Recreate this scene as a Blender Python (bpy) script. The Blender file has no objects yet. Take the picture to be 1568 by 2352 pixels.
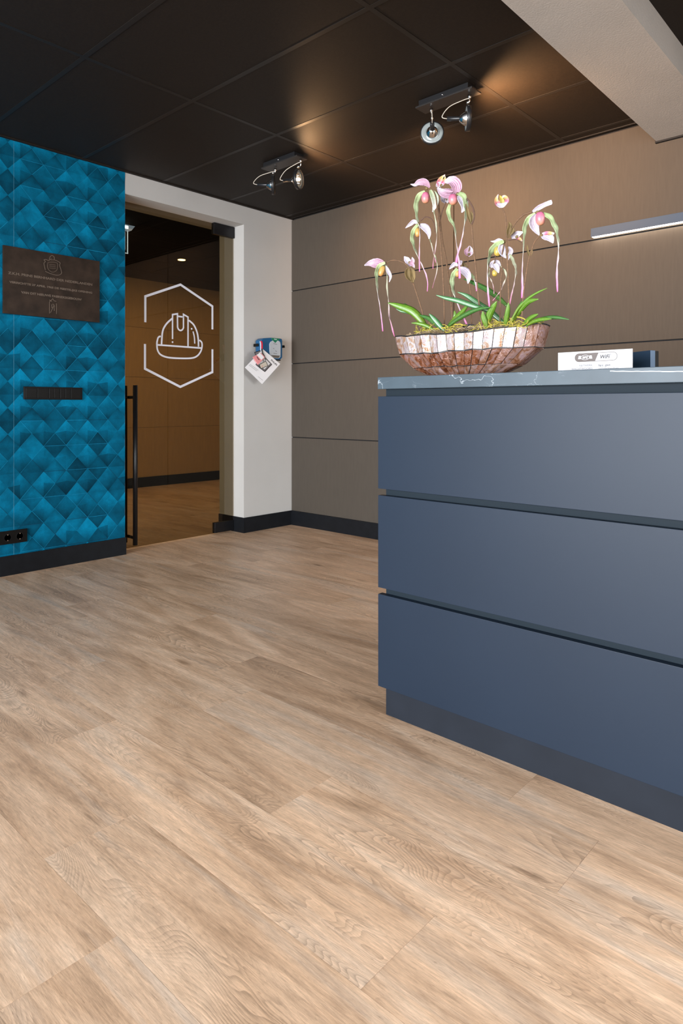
import bpy, bmesh, math, random
from mathutils import Vector, Matrix
random.seed(7)
S = bpy.context.scene
COL = S.collection
R = math.radians

# ------------------------------------------------------------------ camera
YAW = R(42.34); FPX = 1526.7; HC = 1.02; HOR = 933.5
cam_d = bpy.data.cameras.new('camera'); cam = bpy.data.objects.new('camera', cam_d); COL.objects.link(cam)
cam.location = (0, 0, HC); cam.rotation_euler = (R(90), 0, YAW)
cam_d.sensor_fit = 'VERTICAL'; cam_d.sensor_height = 36; cam_d.sensor_width = 24
cam_d.lens = FPX / 2352 * 36
cam_d.shift_y = (HOR - 1176) / 2352
cam_d.clip_start = 0.02; cam_d.clip_end = 60
S.camera = cam

# ------------------------------------------------------------------ world, daylight, exposure
w = bpy.data.worlds.new('world'); S.world = w; w.use_nodes = True
w.node_tree.nodes['Background'].inputs[0].default_value = (0.75, 0.87, 1.0, 1)
w.node_tree.nodes['Background'].inputs[1].default_value = 1.0
S.view_settings.view_transform = 'Standard'; S.view_settings.look = 'None'
S.view_settings.exposure = 0.0; S.view_settings.gamma = 1.0; S.view_settings.use_curve_mapping = False

def area(name, loc, rot, sx, sy, power, color, spread=180):
    l = bpy.data.lights.new(name, 'AREA'); l.shape = 'RECTANGLE'; l.size = sx; l.size_y = sy
    l.energy = power; l.color = color; l.spread = R(spread)
    o = bpy.data.objects.new(name, l); o.location = loc; o.rotation_euler = rot; COL.objects.link(o); return o
# daylight entering through the two window fronts of the lobby (behind and right of the camera)
area('daylight_front', (-0.9, -4.12, 1.25), (R(85), 0, 0), 5.4, 2.2, 425, (0.93, 0.96, 1.0), 110)
area('daylight_right', (4.45, -0.7, 1.10), (R(68), 0, R(90)), 5.6, 1.9, 75, (0.94, 0.97, 1.0), 85)

LUM = {0.40: 1, 1.62: 8, 2.85: 85}  # power of the added ceiling fill lights, by row
area('fill_right_rear', (4.45, 3.0, 1.05), (R(72), 0, R(94)), 1.5, 1.8, 42, (0.96, 0.98, 1.0), 70)  # added fill at the rear of the right window, brightens the far floor
def spot(name, loc, direction, power, size, blend, color, radius=0.02):
    l = bpy.data.lights.new(name, 'SPOT'); l.energy = power; l.spot_size = R(size); l.spot_blend = blend
    l.color = color; l.shadow_soft_size = radius
    o = bpy.data.objects.new(name, l); o.location = loc
    o.rotation_euler = Vector(direction).to_track_quat('-Z', 'Y').to_euler(); COL.objects.link(o); return o

# ------------------------------------------------------------------ measuring helpers (photo pixel -> point on a real plane)
cs, sn = math.cos(YAW), math.sin(YAW)
def ray(px, py):
    a = (px - 784) / FPX; b = -(py - HOR) / FPX
    return Vector((-sn + a * cs, cs + a * sn, b))
def on_x(px, py, X): r = ray(px, py); t = X / r.x; return Vector((X, r.y * t, HC + r.z * t))
def on_y(px, py, Y): r = ray(px, py); t = Y / r.y; return Vector((r.x * t, Y, HC + r.z * t))
def on_z(px, py, Z): r = ray(px, py); t = (Z - HC) / r.z; return Vector((r.x * t, r.y * t, Z))

# ------------------------------------------------------------------ materials
def nodes(m): return m.node_tree.nodes, m.node_tree.links
def mat(name, col, rough=0.5, metal=0.0, spec=0.5, noise=None, bump=None, coat=0, sheen=0, emis=None, estr=0):
    m = bpy.data.materials.new(name); m.use_nodes = True
    N, L = nodes(m); b = N['Principled BSDF']
    b.inputs['Base Color'].default_value = (*col, 1); b.inputs['Roughness'].default_value = rough
    b.inputs['Metallic'].default_value = metal; b.inputs['Specular IOR Level'].default_value = spec
    if coat: b.inputs['Coat Weight'].default_value = coat; b.inputs['Coat Roughness'].default_value = 0.15
    if sheen: b.inputs['Sheen Weight'].default_value = sheen
    if emis: b.inputs['Emission Color'].default_value = (*emis, 1); b.inputs['Emission Strength'].default_value = estr
    tc = N.new('ShaderNodeTexCoord')
    if noise:   # (scale xyz, amount)
        (sx, sy, sz), amt = noise
        mp = N.new('ShaderNodeMapping'); mp.inputs['Scale'].default_value = (sx, sy, sz)
        L.new(tc.outputs['Object'], mp.inputs['Vector'])
        n = N.new('ShaderNodeTexNoise'); n.inputs['Scale'].default_value = 1; n.inputs['Detail'].default_value = 5
        L.new(mp.outputs[0], n.inputs['Vector'])
        mr = N.new('ShaderNodeMapRange'); mr.inputs['From Min'].default_value = 0.25; mr.inputs['From Max'].default_value = 0.75
        mr.inputs['To Min'].default_value = 1 - amt; mr.inputs['To Max'].default_value = 1 + amt
        L.new(n.outputs[0], mr.inputs['Value'])
        hs = N.new('ShaderNodeHueSaturation'); hs.inputs['Color'].default_value = (*col, 1)
        L.new(mr.outputs[0], hs.inputs['Value']); L.new(hs.outputs[0], b.inputs['Base Color'])
    if bump:    # (scale xyz, strength, distance)
        (sx, sy, sz), st, dist = bump
        mp = N.new('ShaderNodeMapping'); mp.inputs['Scale'].default_value = (sx, sy, sz)
        L.new(tc.outputs['Object'], mp.inputs['Vector'])
        n = N.new('ShaderNodeTexNoise'); n.inputs['Scale'].default_value = 1; n.inputs['Detail'].default_value = 4
        L.new(mp.outputs[0], n.inputs['Vector'])
        bp = N.new('ShaderNodeBump'); bp.inputs['Strength'].default_value = st; bp.inputs['Distance'].default_value = dist
        L.new(n.outputs[0], bp.inputs['Height']); L.new(bp.outputs[0], b.inputs['Normal'])
    return m

M = {}
M['paint'] = mat('beige_wall_paint', (0.435, 0.425, 0.408), 0.8, noise=((3, 3, 3), 0.03), bump=((260, 260, 260), 0.35, 0.0006))
M['paint_beam'] = mat('beige_beam_paint', (0.43, 0.405, 0.375), 0.85, noise=((4, 4, 4), 0.04), bump=((130, 130, 130), 0.6, 0.0015))
M['panel'] = mat('taupe_fabric_panel', (0.066, 0.055, 0.044), 0.75, spec=0.2, noise=((90, 90, 10), 0.06), bump=((500, 500, 300), 0.3, 0.0004))
M['panel_hall'] = mat('brown_hall_panel', (0.44, 0.27, 0.115), 0.75, noise=((40, 40, 5), 0.08))
M['gap'] = mat('shadow_gap_black', (0.006, 0.005, 0.005), 0.8)
M['skirt'] = mat('black_skirting_paint', (0.006, 0.007, 0.009), 0.45, spec=0.2, noise=((20, 20, 20), 0.25), bump=((40, 40, 40), 0.1, 0.0005))
M['ceil'] = mat('black_brown_ceiling_tile', (0.0120, 0.0084, 0.0060), 0.6, spec=0.22, noise=((90, 90, 90), 0.30), bump=((240, 240, 240), 0.45, 0.0007))
M['ceil_hall'] = mat('matt_black_hall_ceiling', (0.006, 0.005, 0.004), 0.95, spec=0.05)
M['tbar'] = mat('dark_ceiling_grid_metal', (0.012, 0.0095, 0.008), 0.45, spec=0.35)
M['counter'] = mat('anthracite_blue_lacquer', (0.0080, 0.0155, 0.0290), 0.42, spec=0.21, noise=((2.5, 2.5, 2.5), 0.06), bump=((700, 700, 700), 0.12, 0.0002))
M['carcass'] = mat('dark_petrol_carcass', (0.008, 0.014, 0.020), 0.6, spec=0.12)
M['plinth'] = mat('anthracite_plinth', (0.011, 0.014, 0.020), 0.5, spec=0.15, noise=((9, 9, 9), 0.12))
M['black'] = mat('black_satin_metal', (0.005, 0.005, 0.006), 0.32, spec=0.35)
M['blackplastic'] = mat('gloss_black_plastic', (0.004, 0.004, 0.004), 0.3, spec=0.25)
M['chrome'] = mat('polished_chrome', (0.80, 0.80, 0.80), 0.12, metal=1)
M['steel'] = mat('satin_steel', (0.45, 0.44, 0.42), 0.3, metal=1)
M['cable'] = mat('clear_cable_sleeve', (0.55, 0.50, 0.42), 0.35)
M['rim'] = mat('pale_glass_rim', (0.42, 0.46, 0.45), 0.25, metal=0.4)
M['lampblack'] = mat('black_lamp_ring', (0.012, 0.012, 0.013), 0.35)
M['base'] = mat('dark_fixture_base', (0.040, 0.036, 0.034), 0.35, metal=0.4)
M['white'] = mat('white_paper', (0.80, 0.80, 0.82), 0.6)
M['cardwhite'] = mat('white_sign_card', (0.50, 0.50, 0.52), 0.6)
M['ink'] = mat('dark_print_ink', (0.025, 0.020, 0.024), 0.6)
M['inkgrey'] = mat('grey_print_ink', (0.16, 0.155, 0.16), 0.6)
M['inkbrown'] = mat('taupe_print_ink', (0.075, 0.054, 0.046), 0.5)
M['vinyl'] = mat('white_vinyl_sticker', (0.62, 0.62, 0.68), 0.6)
M['bronze'] = mat('aged_bronze_plate', (0.030, 0.019, 0.013), 0.5, metal=0.3, spec=0.25, noise=((14, 14, 14), 0.45), bump=((220, 220, 220), 0.25, 0.0008))
M['bronze_lit'] = mat('lit_bronze_relief', (0.14, 0.105, 0.080), 0.4, metal=0.4)  # paler copy of the plate bronze; light on the raised strokes is in the colour
M['blueplastic'] = mat('blue_case_plastic', (0.012, 0.085, 0.20), 0.35)
M['greenplastic'] = mat('green_case_plastic', (0.015, 0.16, 0.09), 0.35)
M['clear'] = mat('grey_window_plastic', (0.42, 0.46, 0.50), 0.25)
M['red'] = mat('red_strap', (0.60, 0.015, 0.03), 0.45)
M['pinkcard'] = mat('pink_card', (0.75, 0.28, 0.29), 0.5)
M['alu'] = mat('blue_grey_anodised_profile', (0.045, 0.068, 0.105), 0.5, spec=0.15)
M['ledstrip'] = mat('lit_led_diffuser', (1, 1, 1), 0.5, emis=(1.0, 0.86, 0.70), estr=14.0)
M['bulb'] = mat('lit_halogen_burner', (1, 1, 1), 0.4, emis=(1.0, 0.72, 0.45), estr=260.0)
M['downlight'] = mat('lit_downlight_lamp', (1, 1, 1), 0.4, emis=(1.0, 0.62, 0.22), estr=30)
M['exitlamp'] = mat('lit_exit_lamp', (1, 1, 1), 0.4, emis=(0.7, 1.0, 1.4), estr=12)
M['exitplate'] = mat('edge_lit_exit_plate', (0.4, 0.42, 0.44), 0.3, emis=(0.6, 0.85, 1.3), estr=1.6)
M['moss'] = mat('dry_brown_moss', (0.16, 0.115, 0.065), 0.95, noise=((120, 120, 120), 0.6), bump=((260, 260, 260), 1.0, 0.004))
M['root'] = mat('yellow_green_root_strands', (0.36, 0.30, 0.04), 0.7, noise=((50, 50, 50), 0.3))
M['fibre'] = mat('pale_brown_fibre', (0.33, 0.24, 0.14), 0.9, noise=((80, 80, 80), 0.4))
M['stem'] = mat('brown_fuzzy_stem', (0.13, 0.072, 0.038), 0.85, noise=((60, 60, 200), 0.4), bump=((400, 400, 400), 0.6, 0.001))
M['stem_dark'] = mat('dark_brown_stem', (0.085, 0.045, 0.03), 0.85, noise=((60, 60, 200), 0.4))
M['bract'] = mat('olive_brown_bract', (0.14, 0.095, 0.035), 0.8, noise=((50, 50, 50), 0.4))
M['lead'] = mat('dark_lead_seam', (0.012, 0.012, 0.014), 0.5)
M['frame'] = mat('dark_window_frame', (0.03, 0.03, 0.035), 0.5)
M['navy'] = mat('dark_navy_gloss_card_holder', (0.018, 0.032, 0.055), 0.25)
M['navyedge'] = mat('lighter_navy_holder_edge', (0.07, 0.11, 0.17), 0.3)
M['pot'] = mat('dark_nursery_pot', (0.02, 0.03, 0.05), 0.2)

def ramp(N, stops, interp='LINEAR'):
    r = N.new('ShaderNodeValToRGB'); r.color_ramp.interpolation = interp
    e = r.color_ramp.elements
    while len(e) < len(stops): e.new(0.5)
    for k, (p, c) in enumerate(stops): e[k].position = p; e[k].color = (*c, 1)
    return r
def math_n(N, L, op, a, b=None, c=None):
    n = N.new('ShaderNodeMath'); n.operation = op
    for i, v in enumerate((a, b, c)):
        if v is None: continue
        if isinstance(v, (int, float)): n.inputs[i].default_value = v
        else: L.new(v, n.inputs[i])
    return n.outputs[0]
def mixc(N, L, fac, a, b, mode='MIX'):
    n = N.new('ShaderNodeMix'); n.data_type = 'RGBA'; n.blend_type = mode
    if isinstance(fac, (int, float)): n.inputs[0].default_value = fac
    else: L.new(fac, n.inputs[0])
    for i, v in ((6, a), (7, b)):
        if isinstance(v, tuple): n.inputs[i].default_value = (*v, 1)
        else: L.new(v, n.inputs[i])
    return n.outputs[2]

def wood_material():
    m = bpy.data.materials.new('oak_vinyl_plank'); m.use_nodes = True; N, L = nodes(m); b = N['Principled BSDF']
    tc = N.new('ShaderNodeTexCoord'); oi = N.new('ShaderNodeObjectInfo')
    rnd = oi.outputs['Random']
    off = N.new('ShaderNodeCombineXYZ')
    L.new(math_n(N, L, 'MULTIPLY', rnd, 37.0), off.inputs[0])
    L.new(math_n(N, L, 'MULTIPLY', rnd, 91.0), off.inputs[1])
    L.new(math_n(N, L, 'MULTIPLY', rnd, 17.0), off.inputs[2])
    add = N.new('ShaderNodeVectorMath'); add.operation = 'ADD'
    L.new(tc.outputs['Object'], add.inputs[0]); L.new(off.outputs[0], add.inputs[1]); P = add.outputs[0]
    def noise(scale, detail=4, rough=0.55, dist=0.0, v=P):
        mp = N.new('ShaderNodeMapping'); mp.inputs['Scale'].default_value = scale; L.new(v, mp.inputs['Vector'])
        n = N.new('ShaderNodeTexNoise'); n.inputs['Scale'].default_value = 1
        n.inputs['Detail'].default_value = detail; n.inputs['Roughness'].default_value = rough
        n.inputs['Distortion'].default_value = dist; L.new(mp.outputs[0], n.inputs['Vector']); return n.outputs[0]
    big = noise((1.7, 8.0, 1), 4, 0.55, 1.2)
    # cathedral rings: contour lines of a stretched noise field
    field = noise((1.5, 7.0, 1), 2, 0.45, 0.5)
    rings = math_n(N, L, 'FRACT', math_n(N, L, 'MULTIPLY', field, 58.0))
    rings = math_n(N, L, 'POWER', rings, 2.2)
    # where the rings show (patches), elsewhere straight grain
    patch = N.new('ShaderNodeMapRange'); patch.inputs['From Min'].default_value = 0.44; patch.inputs['From Max'].default_value = 0.58
    L.new(noise((1.3, 4.5, 1), 2), patch.inputs['Value'])
    ringamt = math_n(N, L, 'MULTIPLY', rings, patch.outputs[0])
    grain = noise((26.0, 260.0, 1), 6, 0.72, 0.35)
    grain2 = noise((4.5, 55.0, 1), 6, 0.68, 0.6)
    base = ramp(N, [(0.25, (0.420, 0.278, 0.186)), (0.40, (0.580, 0.402, 0.280)), (0.53, (0.680, 0.485, 0.347)), (0.66, (0.740, 0.550, 0.408)), (0.80, (0.705, 0.565, 0.450))])
    L.new(big, base.inputs[0])
    g = N.new('ShaderNodeMapRange'); g.inputs['From Min'].default_value = 0.3; g.inputs['From Max'].default_value = 0.7
    g.inputs['To Min'].default_value = 0.68; g.inputs['To Max'].default_value = 1.20; L.new(grain, g.inputs['Value'])
    g2 = N.new('ShaderNodeMapRange'); g2.inputs['From Min'].default_value = 0.3; g2.inputs['From Max'].default_value = 0.7
    g2.inputs['To Min'].default_value = 0.80; g2.inputs['To Max'].default_value = 1.12; L.new(grain2, g2.inputs['Value'])
    v = math_n(N, L, 'MULTIPLY', g.outputs[0], g2.outputs[0])
    v = math_n(N, L, 'MULTIPLY', v, math_n(N, L, 'SUBTRACT', 1.0, math_n(N, L, 'MULTIPLY', ringamt, 0.34)))
    tone = N.new('ShaderNodeMapRange'); tone.inputs['To Min'].default_value = 0.93; tone.inputs['To Max'].default_value = 1.06
    L.new(math_n(N, L, 'FRACT', math_n(N, L, 'MULTIPLY', rnd, 7.31)), tone.inputs['Value'])
    v = math_n(N, L, 'MULTIPLY', v, tone.outputs[0])
    # greyish pale sweeps
    pale = N.new('ShaderNodeMapRange'); pale.inputs['From Min'].default_value = 0.55; pale.inputs['From Max'].default_value = 0.72
    pale.inputs['To Max'].default_value = 0.55
    L.new(noise((0.9, 11.0, 1), 3, 0.5, 0.8), pale.inputs['Value'])
    c = mixc(N, L, pale.outputs[0], base.outputs[0], (0.600, 0.510, 0.430))
    # knots
    mp = N.new('ShaderNodeMapping'); mp.inputs['Scale'].default_value = (2.0, 6.0, 1); L.new(P, mp.inputs['Vector'])
    vo = N.new('ShaderNodeTexVoronoi'); vo.inputs['Scale'].default_value = 1; vo.inputs['Randomness'].default_value = 1; L.new(mp.outputs[0], vo.inputs['Vector'])
    kd = N.new('ShaderNodeMapRange'); kd.inputs['From Min'].default_value = 0.015; kd.inputs['From Max'].default_value = 0.12
    kd.inputs['To Min'].default_value = 1.0; kd.inputs['To Max'].default_value = 0.0
    L.new(math_n(N, L, 'ADD', vo.outputs['Distance'], math_n(N, L, 'MULTIPLY', math_n(N, L, 'SUBTRACT', grain2, 0.5), 0.22)), kd.inputs['Value'])
    sep = N.new('ShaderNodeSeparateColor'); L.new(vo.outputs['Color'], sep.inputs[0])
    kn = math_n(N, L, 'MULTIPLY', kd.outputs[0], math_n(N, L, 'GREATER_THAN', sep.outputs[0], 0.5))
    c = mixc(N, L, math_n(N, L, 'MULTIPLY', kn, 0.85), c, (0.24, 0.15, 0.095))
    # fine dark pores
    pore = N.new('ShaderNodeMapRange'); pore.inputs['From Min'].default_value = 0.64; pore.inputs['From Max'].default_value = 0.74
    pore.inputs['To Max'].default_value = 0.45; L.new(noise((34, 190, 1), 4, 0.6, 0.2), pore.inputs['Value'])
    c = mixc(N, L, pore.outputs[0], c, (0.24, 0.155, 0.10))
    hs = N.new('ShaderNodeHueSaturation'); L.new(c, hs.inputs['Color']); L.new(v, hs.inputs['Value'])
    hs.inputs['Saturation'].default_value = 1.12
    L.new(hs.outputs[0], b.inputs['Base Color'])
    b.inputs['Roughness'].default_value = 0.40; b.inputs['Specular IOR Level'].default_value = 0.5
    bp = N.new('ShaderNodeBump'); bp.inputs['Strength'].default_value = 0.35; bp.inputs['Distance'].default_value = 0.0009
    L.new(math_n(N, L, 'SUBTRACT', grain, math_n(N, L, 'MULTIPLY', ringamt, 0.6)), bp.inputs['Height']); L.new(bp.outputs[0], b.inputs['Normal'])
    return m
M['wood'] = wood_material()

def velvet_material():
    m = bpy.data.materials.new('teal_tufted_wallpaper_print'); m.use_nodes = True; N, L = nodes(m); b = N['Principled BSDF']
    at = N.new('ShaderNodeAttribute'); at.attribute_name = 'Col'
    tc = N.new('ShaderNodeTexCoord')
    mp = N.new('ShaderNodeMapping'); mp.inputs['Scale'].default_value = (50, 14, 14); L.new(tc.outputs['Object'], mp.inputs['Vector'])
    n = N.new('ShaderNodeTexNoise'); n.inputs['Scale'].default_value = 1; n.inputs['Detail'].default_value = 6; n.inputs['Roughness'].default_value = 0.65
    L.new(mp.outputs[0], n.inputs['Vector'])
    mr = N.new('ShaderNodeMapRange'); mr.inputs['From Min'].default_value = 0.28; mr.inputs['From Max'].default_value = 0.72
    mr.inputs['To Min'].default_value = 0.72; mr.inputs['To Max'].default_value = 1.30; L.new(n.outputs[0], mr.inputs['Value'])
    n2 = N.new('ShaderNodeTexNoise'); n2.inputs['Scale'].default_value = 380; n2.inputs['Detail'].default_value = 3; L.new(tc.outputs['Object'], n2.inputs['Vector'])
    mr2 = N.new('ShaderNodeMapRange'); mr2.inputs['From Min'].default_value = 0.3; mr2.inputs['From Max'].default_value = 0.7
    mr2.inputs['To Min'].default_value = 0.84; mr2.inputs['To Max'].default_value = 1.18; L.new(n2.outputs[0], mr2.inputs['Value'])
    hs = N.new('ShaderNodeHueSaturation'); L.new(at.outputs['Color'], hs.inputs['Color'])
    L.new(math_n(N, L, 'MULTIPLY', mr.outputs[0], mr2.outputs[0]), hs.inputs['Value'])
    L.new(hs.outputs[0], b.inputs['Base Color']); b.inputs['Roughness'].default_value = 0.8; b.inputs['Specular IOR Level'].default_value = 0.08
    return m
M['velvet'] = velvet_material()

def stone_material():
    m = bpy.data.materials.new('blue_grey_marble'); m.use_nodes = True; N, L = nodes(m); b = N['Principled BSDF']
    tc = N.new('ShaderNodeTexCoord')
    def vein(scale, off, lo, seedscale=1.0, dist=1.6):
        mp = N.new('ShaderNodeMapping'); mp.inputs['Scale'].default_value = scale; mp.inputs['Location'].default_value = off
        L.new(tc.outputs['Object'], mp.inputs['Vector'])
        n = N.new('ShaderNodeTexNoise'); n.inputs['Scale'].default_value = seedscale; n.inputs['Detail'].default_value = 6
        n.inputs['Distortion'].default_value = dist; L.new(mp.outputs[0], n.inputs['Vector'])
        a = math_n(N, L, 'ABSOLUTE', math_n(N, L, 'SUBTRACT', n.outputs[0], 0.5))
        mr = N.new('ShaderNodeMapRange'); mr.inputs['From Min'].default_value = 0.0; mr.inputs['From Max'].default_value = lo
        mr.inputs['To Min'].default_value = 1; mr.inputs['To Max'].default_value = 0; L.new(a, mr.inputs['Value']); return mr.outputs[0]
    n0 = N.new('ShaderNodeTexNoise'); n0.inputs['Scale'].default_value = 9; n0.inputs['Detail'].default_value = 5; L.new(tc.outputs['Object'], n0.inputs['Vector'])
    msk = N.new('ShaderNodeMapRange'); msk.inputs['From Min'].default_value = 0.48; msk.inputs['From Max'].default_value = 0.6; L.new(n0.outputs[0], msk.inputs['Value'])
    v1 = math_n(N, L, 'MULTIPLY', vein((1.6, 2, 3), (5.7, 1.4, 2.2), 0.0022, 1.0, 0.8), 0.6)
    v2 = math_n(N, L, 'MULTIPLY', vein((5, 7, 14), (8.1, 2.4, 1.2), 0.006), msk.outputs[0])
    f = math_n(N, L, 'MAXIMUM', v1, math_n(N, L, 'MULTIPLY', v2, 0.35))
    sx = N.new('ShaderNodeSeparateXYZ'); L.new(tc.outputs['Object'], sx.inputs[0])
    nl = N.new('ShaderNodeTexNoise'); nl.inputs['Scale'].default_value = 22; L.new(tc.outputs['Object'], nl.inputs['Vector'])
    zl = math_n(N, L, 'MULTIPLY_ADD', math_n(N, L, 'ADD', sx.outputs[0], 0.632), -0.035, 1.1095)
    zl = math_n(N, L, 'ADD', zl, math_n(N, L, 'MULTIPLY', math_n(N, L, 'SUBTRACT', nl.outputs[0], 0.5), 0.006))
    dl_ = math_n(N, L, 'ABSOLUTE', math_n(N, L, 'SUBTRACT', sx.outputs[2], zl))
    lm = N.new('ShaderNodeMapRange'); lm.inputs['From Min'].default_value = 0.0004; lm.inputs['From Max'].default_value = 0.0014
    lm.inputs['To Min'].default_value = 1; lm.inputs['To Max'].default_value = 0; L.new(dl_, lm.inputs['Value'])
    long_ = math_n(N, L, 'MULTIPLY', lm.outputs[0], math_n(N, L, 'GREATER_THAN', sx.outputs[0], -0.632))
    f = math_n(N, L, 'MAXIMUM', math_n(N, L, 'MULTIPLY', f, 0.6), math_n(N, L, 'MULTIPLY', long_, 0.8))
    base = ramp(N, [(0.3, (0.034, 0.050, 0.064)), (0.7, (0.046, 0.068, 0.086))]); L.new(n0.outputs[0], base.inputs[0])
    L.new(mixc(N, L, f, base.outputs[0], (0.62, 0.68, 0.72)), b.inputs['Base Color'])
    b.inputs['Roughness'].default_value = 0.4; b.inputs['Specular IOR Level'].default_value = 0.3
    return m
M['stone'] = stone_material()

def shell_material():
    m = bpy.data.materials.new('capiz_mother_of_pearl'); m.use_nodes = True; N, L = nodes(m); b = N['Principled BSDF']
    tc = N.new('ShaderNodeTexCoord'); oi = N.new('ShaderNodeObjectInfo'); at = N.new('ShaderNodeAttribute'); at.attribute_name = 'Col'
    off = N.new('ShaderNodeCombineXYZ'); L.new(math_n(N, L, 'MULTIPLY', oi.outputs['Random'], 50), off.inputs[0])
    ad = N.new('ShaderNodeVectorMath'); ad.operation = 'ADD'; L.new(tc.outputs['Object'], ad.inputs[0]); L.new(off.outputs[0], ad.inputs[1])
    n = N.new('ShaderNodeTexNoise'); n.inputs['Scale'].default_value = 30; n.inputs['Detail'].default_value = 3; n.inputs['Distortion'].default_value = 1.6
    L.new(ad.outputs[0], n.inputs['Vector'])
    n2 = N.new('ShaderNodeTexNoise'); n2.inputs['Scale'].default_value = 70; n2.inputs['Detail'].default_value = 4; n2.inputs['Distortion'].default_value = 2.5
    L.new(ad.outputs[0], n2.inputs['Vector'])
    warm = ramp(N, [(0.30, (0.055, 0.014, 0.005)), (0.45, (0.15, 0.048, 0.018)), (0.55, (0.20, 0.090, 0.060)), (0.70, (0.22, 0.135, 0.140))]); L.new(n.outputs[0], warm.inputs[0])
    pale = ramp(N, [(0.30, (0.27, 0.11, 0.04)), (0.42, (0.33, 0.23, 0.17)), (0.52, (0.40, 0.36, 0.36)), (0.72, (0.32, 0.23, 0.23))]); L.new(n.outputs[0], pale.inputs[0])
    c = mixc(N, L, at.outputs['Fac'], warm.outputs[0], pale.outputs[0])
    L.new(c, b.inputs['Base Color']); b.inputs['Roughness'].default_value = 0.22; b.inputs['Metallic'].default_value = 0.15
    b.inputs['Coat Weight'].default_value = 0.25; b.inputs['Coat Roughness'].default_value = 0.12
    bp = N.new('ShaderNodeBump'); bp.inputs['Strength'].default_value = 0.5; bp.inputs['Distance'].default_value = 0.004
    L.new(n2.outputs[0], bp.inputs['Height']); L.new(bp.outputs[0], b.inputs['Normal'])
    return m
M['shell'] = shell_material()

def uvmat(name, stops, stripes=None, rough=0.55, mottle=0.12, midrib=None):
    """colour runs along u (base to tip); stripes run lengthwise, placed across v"""
    m = bpy.data.materials.new(name); m.use_nodes = True; N, L = nodes(m); b = N['Principled BSDF']
    uv = N.new('ShaderNodeUVMap'); sp = N.new('ShaderNodeSeparateXYZ'); L.new(uv.outputs[0], sp.inputs[0])
    u, v = sp.outputs[0], sp.outputs[1]
    tc = N.new('ShaderNodeTexCoord'); n = N.new('ShaderNodeTexNoise'); n.inputs['Scale'].default_value = 130; n.inputs['Detail'].default_value = 3
    L.new(tc.outputs['Object'], n.inputs['Vector'])
    r = ramp(N, stops); L.new(u, r.inputs[0]); c = r.outputs[0]
    if stripes:
        col, cnt, amt = stripes
        wv = math_n(N, L, 'SINE', math_n(N, L, 'MULTIPLY', math_n(N, L, 'ADD', v, math_n(N, L, 'MULTIPLY', math_n(N, L, 'SUBTRACT', n.outputs[0], 0.5), 0.05)), cnt * 6.283))
        mr = N.new('ShaderNodeMapRange'); mr.inputs['From Min'].default_value = 0.2; mr.inputs['From Max'].default_value = 0.9; L.new(wv, mr.inputs['Value'])
        fade = N.new('ShaderNodeMapRange'); fade.inputs['From Min'].default_value = 0.95; fade.inputs['From Max'].default_value = 0.45
        fade.inputs['To Max'].default_value = amt; L.new(u, fade.inputs['Value'])
        c = mixc(N, L, math_n(N, L, 'MULTIPLY', mr.outputs[0], fade.outputs[0]), c, col)
    if midrib:
        d = math_n(N, L, 'ABSOLUTE', math_n(N, L, 'SUBTRACT', v, 0.5))
        mr = N.new('ShaderNodeMapRange'); mr.inputs['From Min'].default_value = 0.03; mr.inputs['From Max'].default_value = 0.10
        mr.inputs['To Min'].default_value = 0.8; mr.inputs['To Max'].default_value = 0; L.new(d, mr.inputs['Value'])
        c = mixc(N, L, mr.outputs[0], c, midrib)
    mr = N.new('ShaderNodeMapRange'); mr.inputs['From Min'].default_value = 0.3; mr.inputs['From Max'].default_value = 0.7
    mr.inputs['To Min'].default_value = 1 - mottle; mr.inputs['To Max'].default_value = 1 + mottle; L.new(n.outputs[0], mr.inputs['Value'])
    hs = N.new('ShaderNodeHueSaturation'); L.new(c, hs.inputs['Color']); L.new(mr.outputs[0], hs.inputs['Value'])
    L.new(hs.outputs[0], b.inputs['Base Color']); b.inputs['Roughness'].default_value = rough
    return m
M['petal_pink'] = uvmat('pink_striped_petal', [(0, (0.384, 0.248, 0.310)), (0.6, (0.434, 0.298, 0.372)), (1, (0.484, 0.434, 0.496))], ((0.223, 0.028, 0.105), 6, 0.85))
M['petal_white'] = uvmat('white_lilac_striped_petal', [(0, (0.436, 0.409, 0.449)), (1, (0.488, 0.449, 0.528))], ((0.198, 0.106, 0.198), 5, 0.6))
M['petal_green'] = uvmat('pale_green_to_white_petal', [(0, (0.297, 0.383, 0.185)), (0.4, (0.396, 0.449, 0.317)), (1, (0.495, 0.462, 0.502))], ((0.231, 0.165, 0.218), 4, 0.35))
M['ribbon'] = uvmat('green_to_pink_ribbon_petal', [(0, (0.286, 0.367, 0.163)), (0.32, (0.340, 0.422, 0.245)), (0.55, (0.449, 0.381, 0.381)), (0.78, (0.530, 0.286, 0.408)), (1, (0.544, 0.122, 0.313))])
M['ribbon_pale'] = uvmat('pale_twisted_ribbon_petal', [(0, (0.340, 0.381, 0.245)), (0.4, (0.340, 0.326, 0.245)), (0.7, (0.408, 0.286, 0.306)), (1, (0.449, 0.109, 0.245))])
M['leaf'] = uvmat('bright_green_leaf', [(0, (0.105, 0.155, 0.012)), (0.5, (0.074, 0.167, 0.012)), (1, (0.099, 0.205, 0.025))], None, 0.35, 0.15, (0.149, 0.260, 0.056))
M['leaf_dark'] = uvmat('dark_green_leaf', [(0, (0.042, 0.098, 0.014)), (1, (0.035, 0.119, 0.028))], None, 0.3, 0.15, (0.084, 0.182, 0.056))
M['leaf_pale'] = uvmat('grey_green_leaf', [(0, (0.035, 0.105, 0.035)), (1, (0.056, 0.168, 0.063))], None, 0.28, 0.1, (0.231, 0.350, 0.238))
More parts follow.
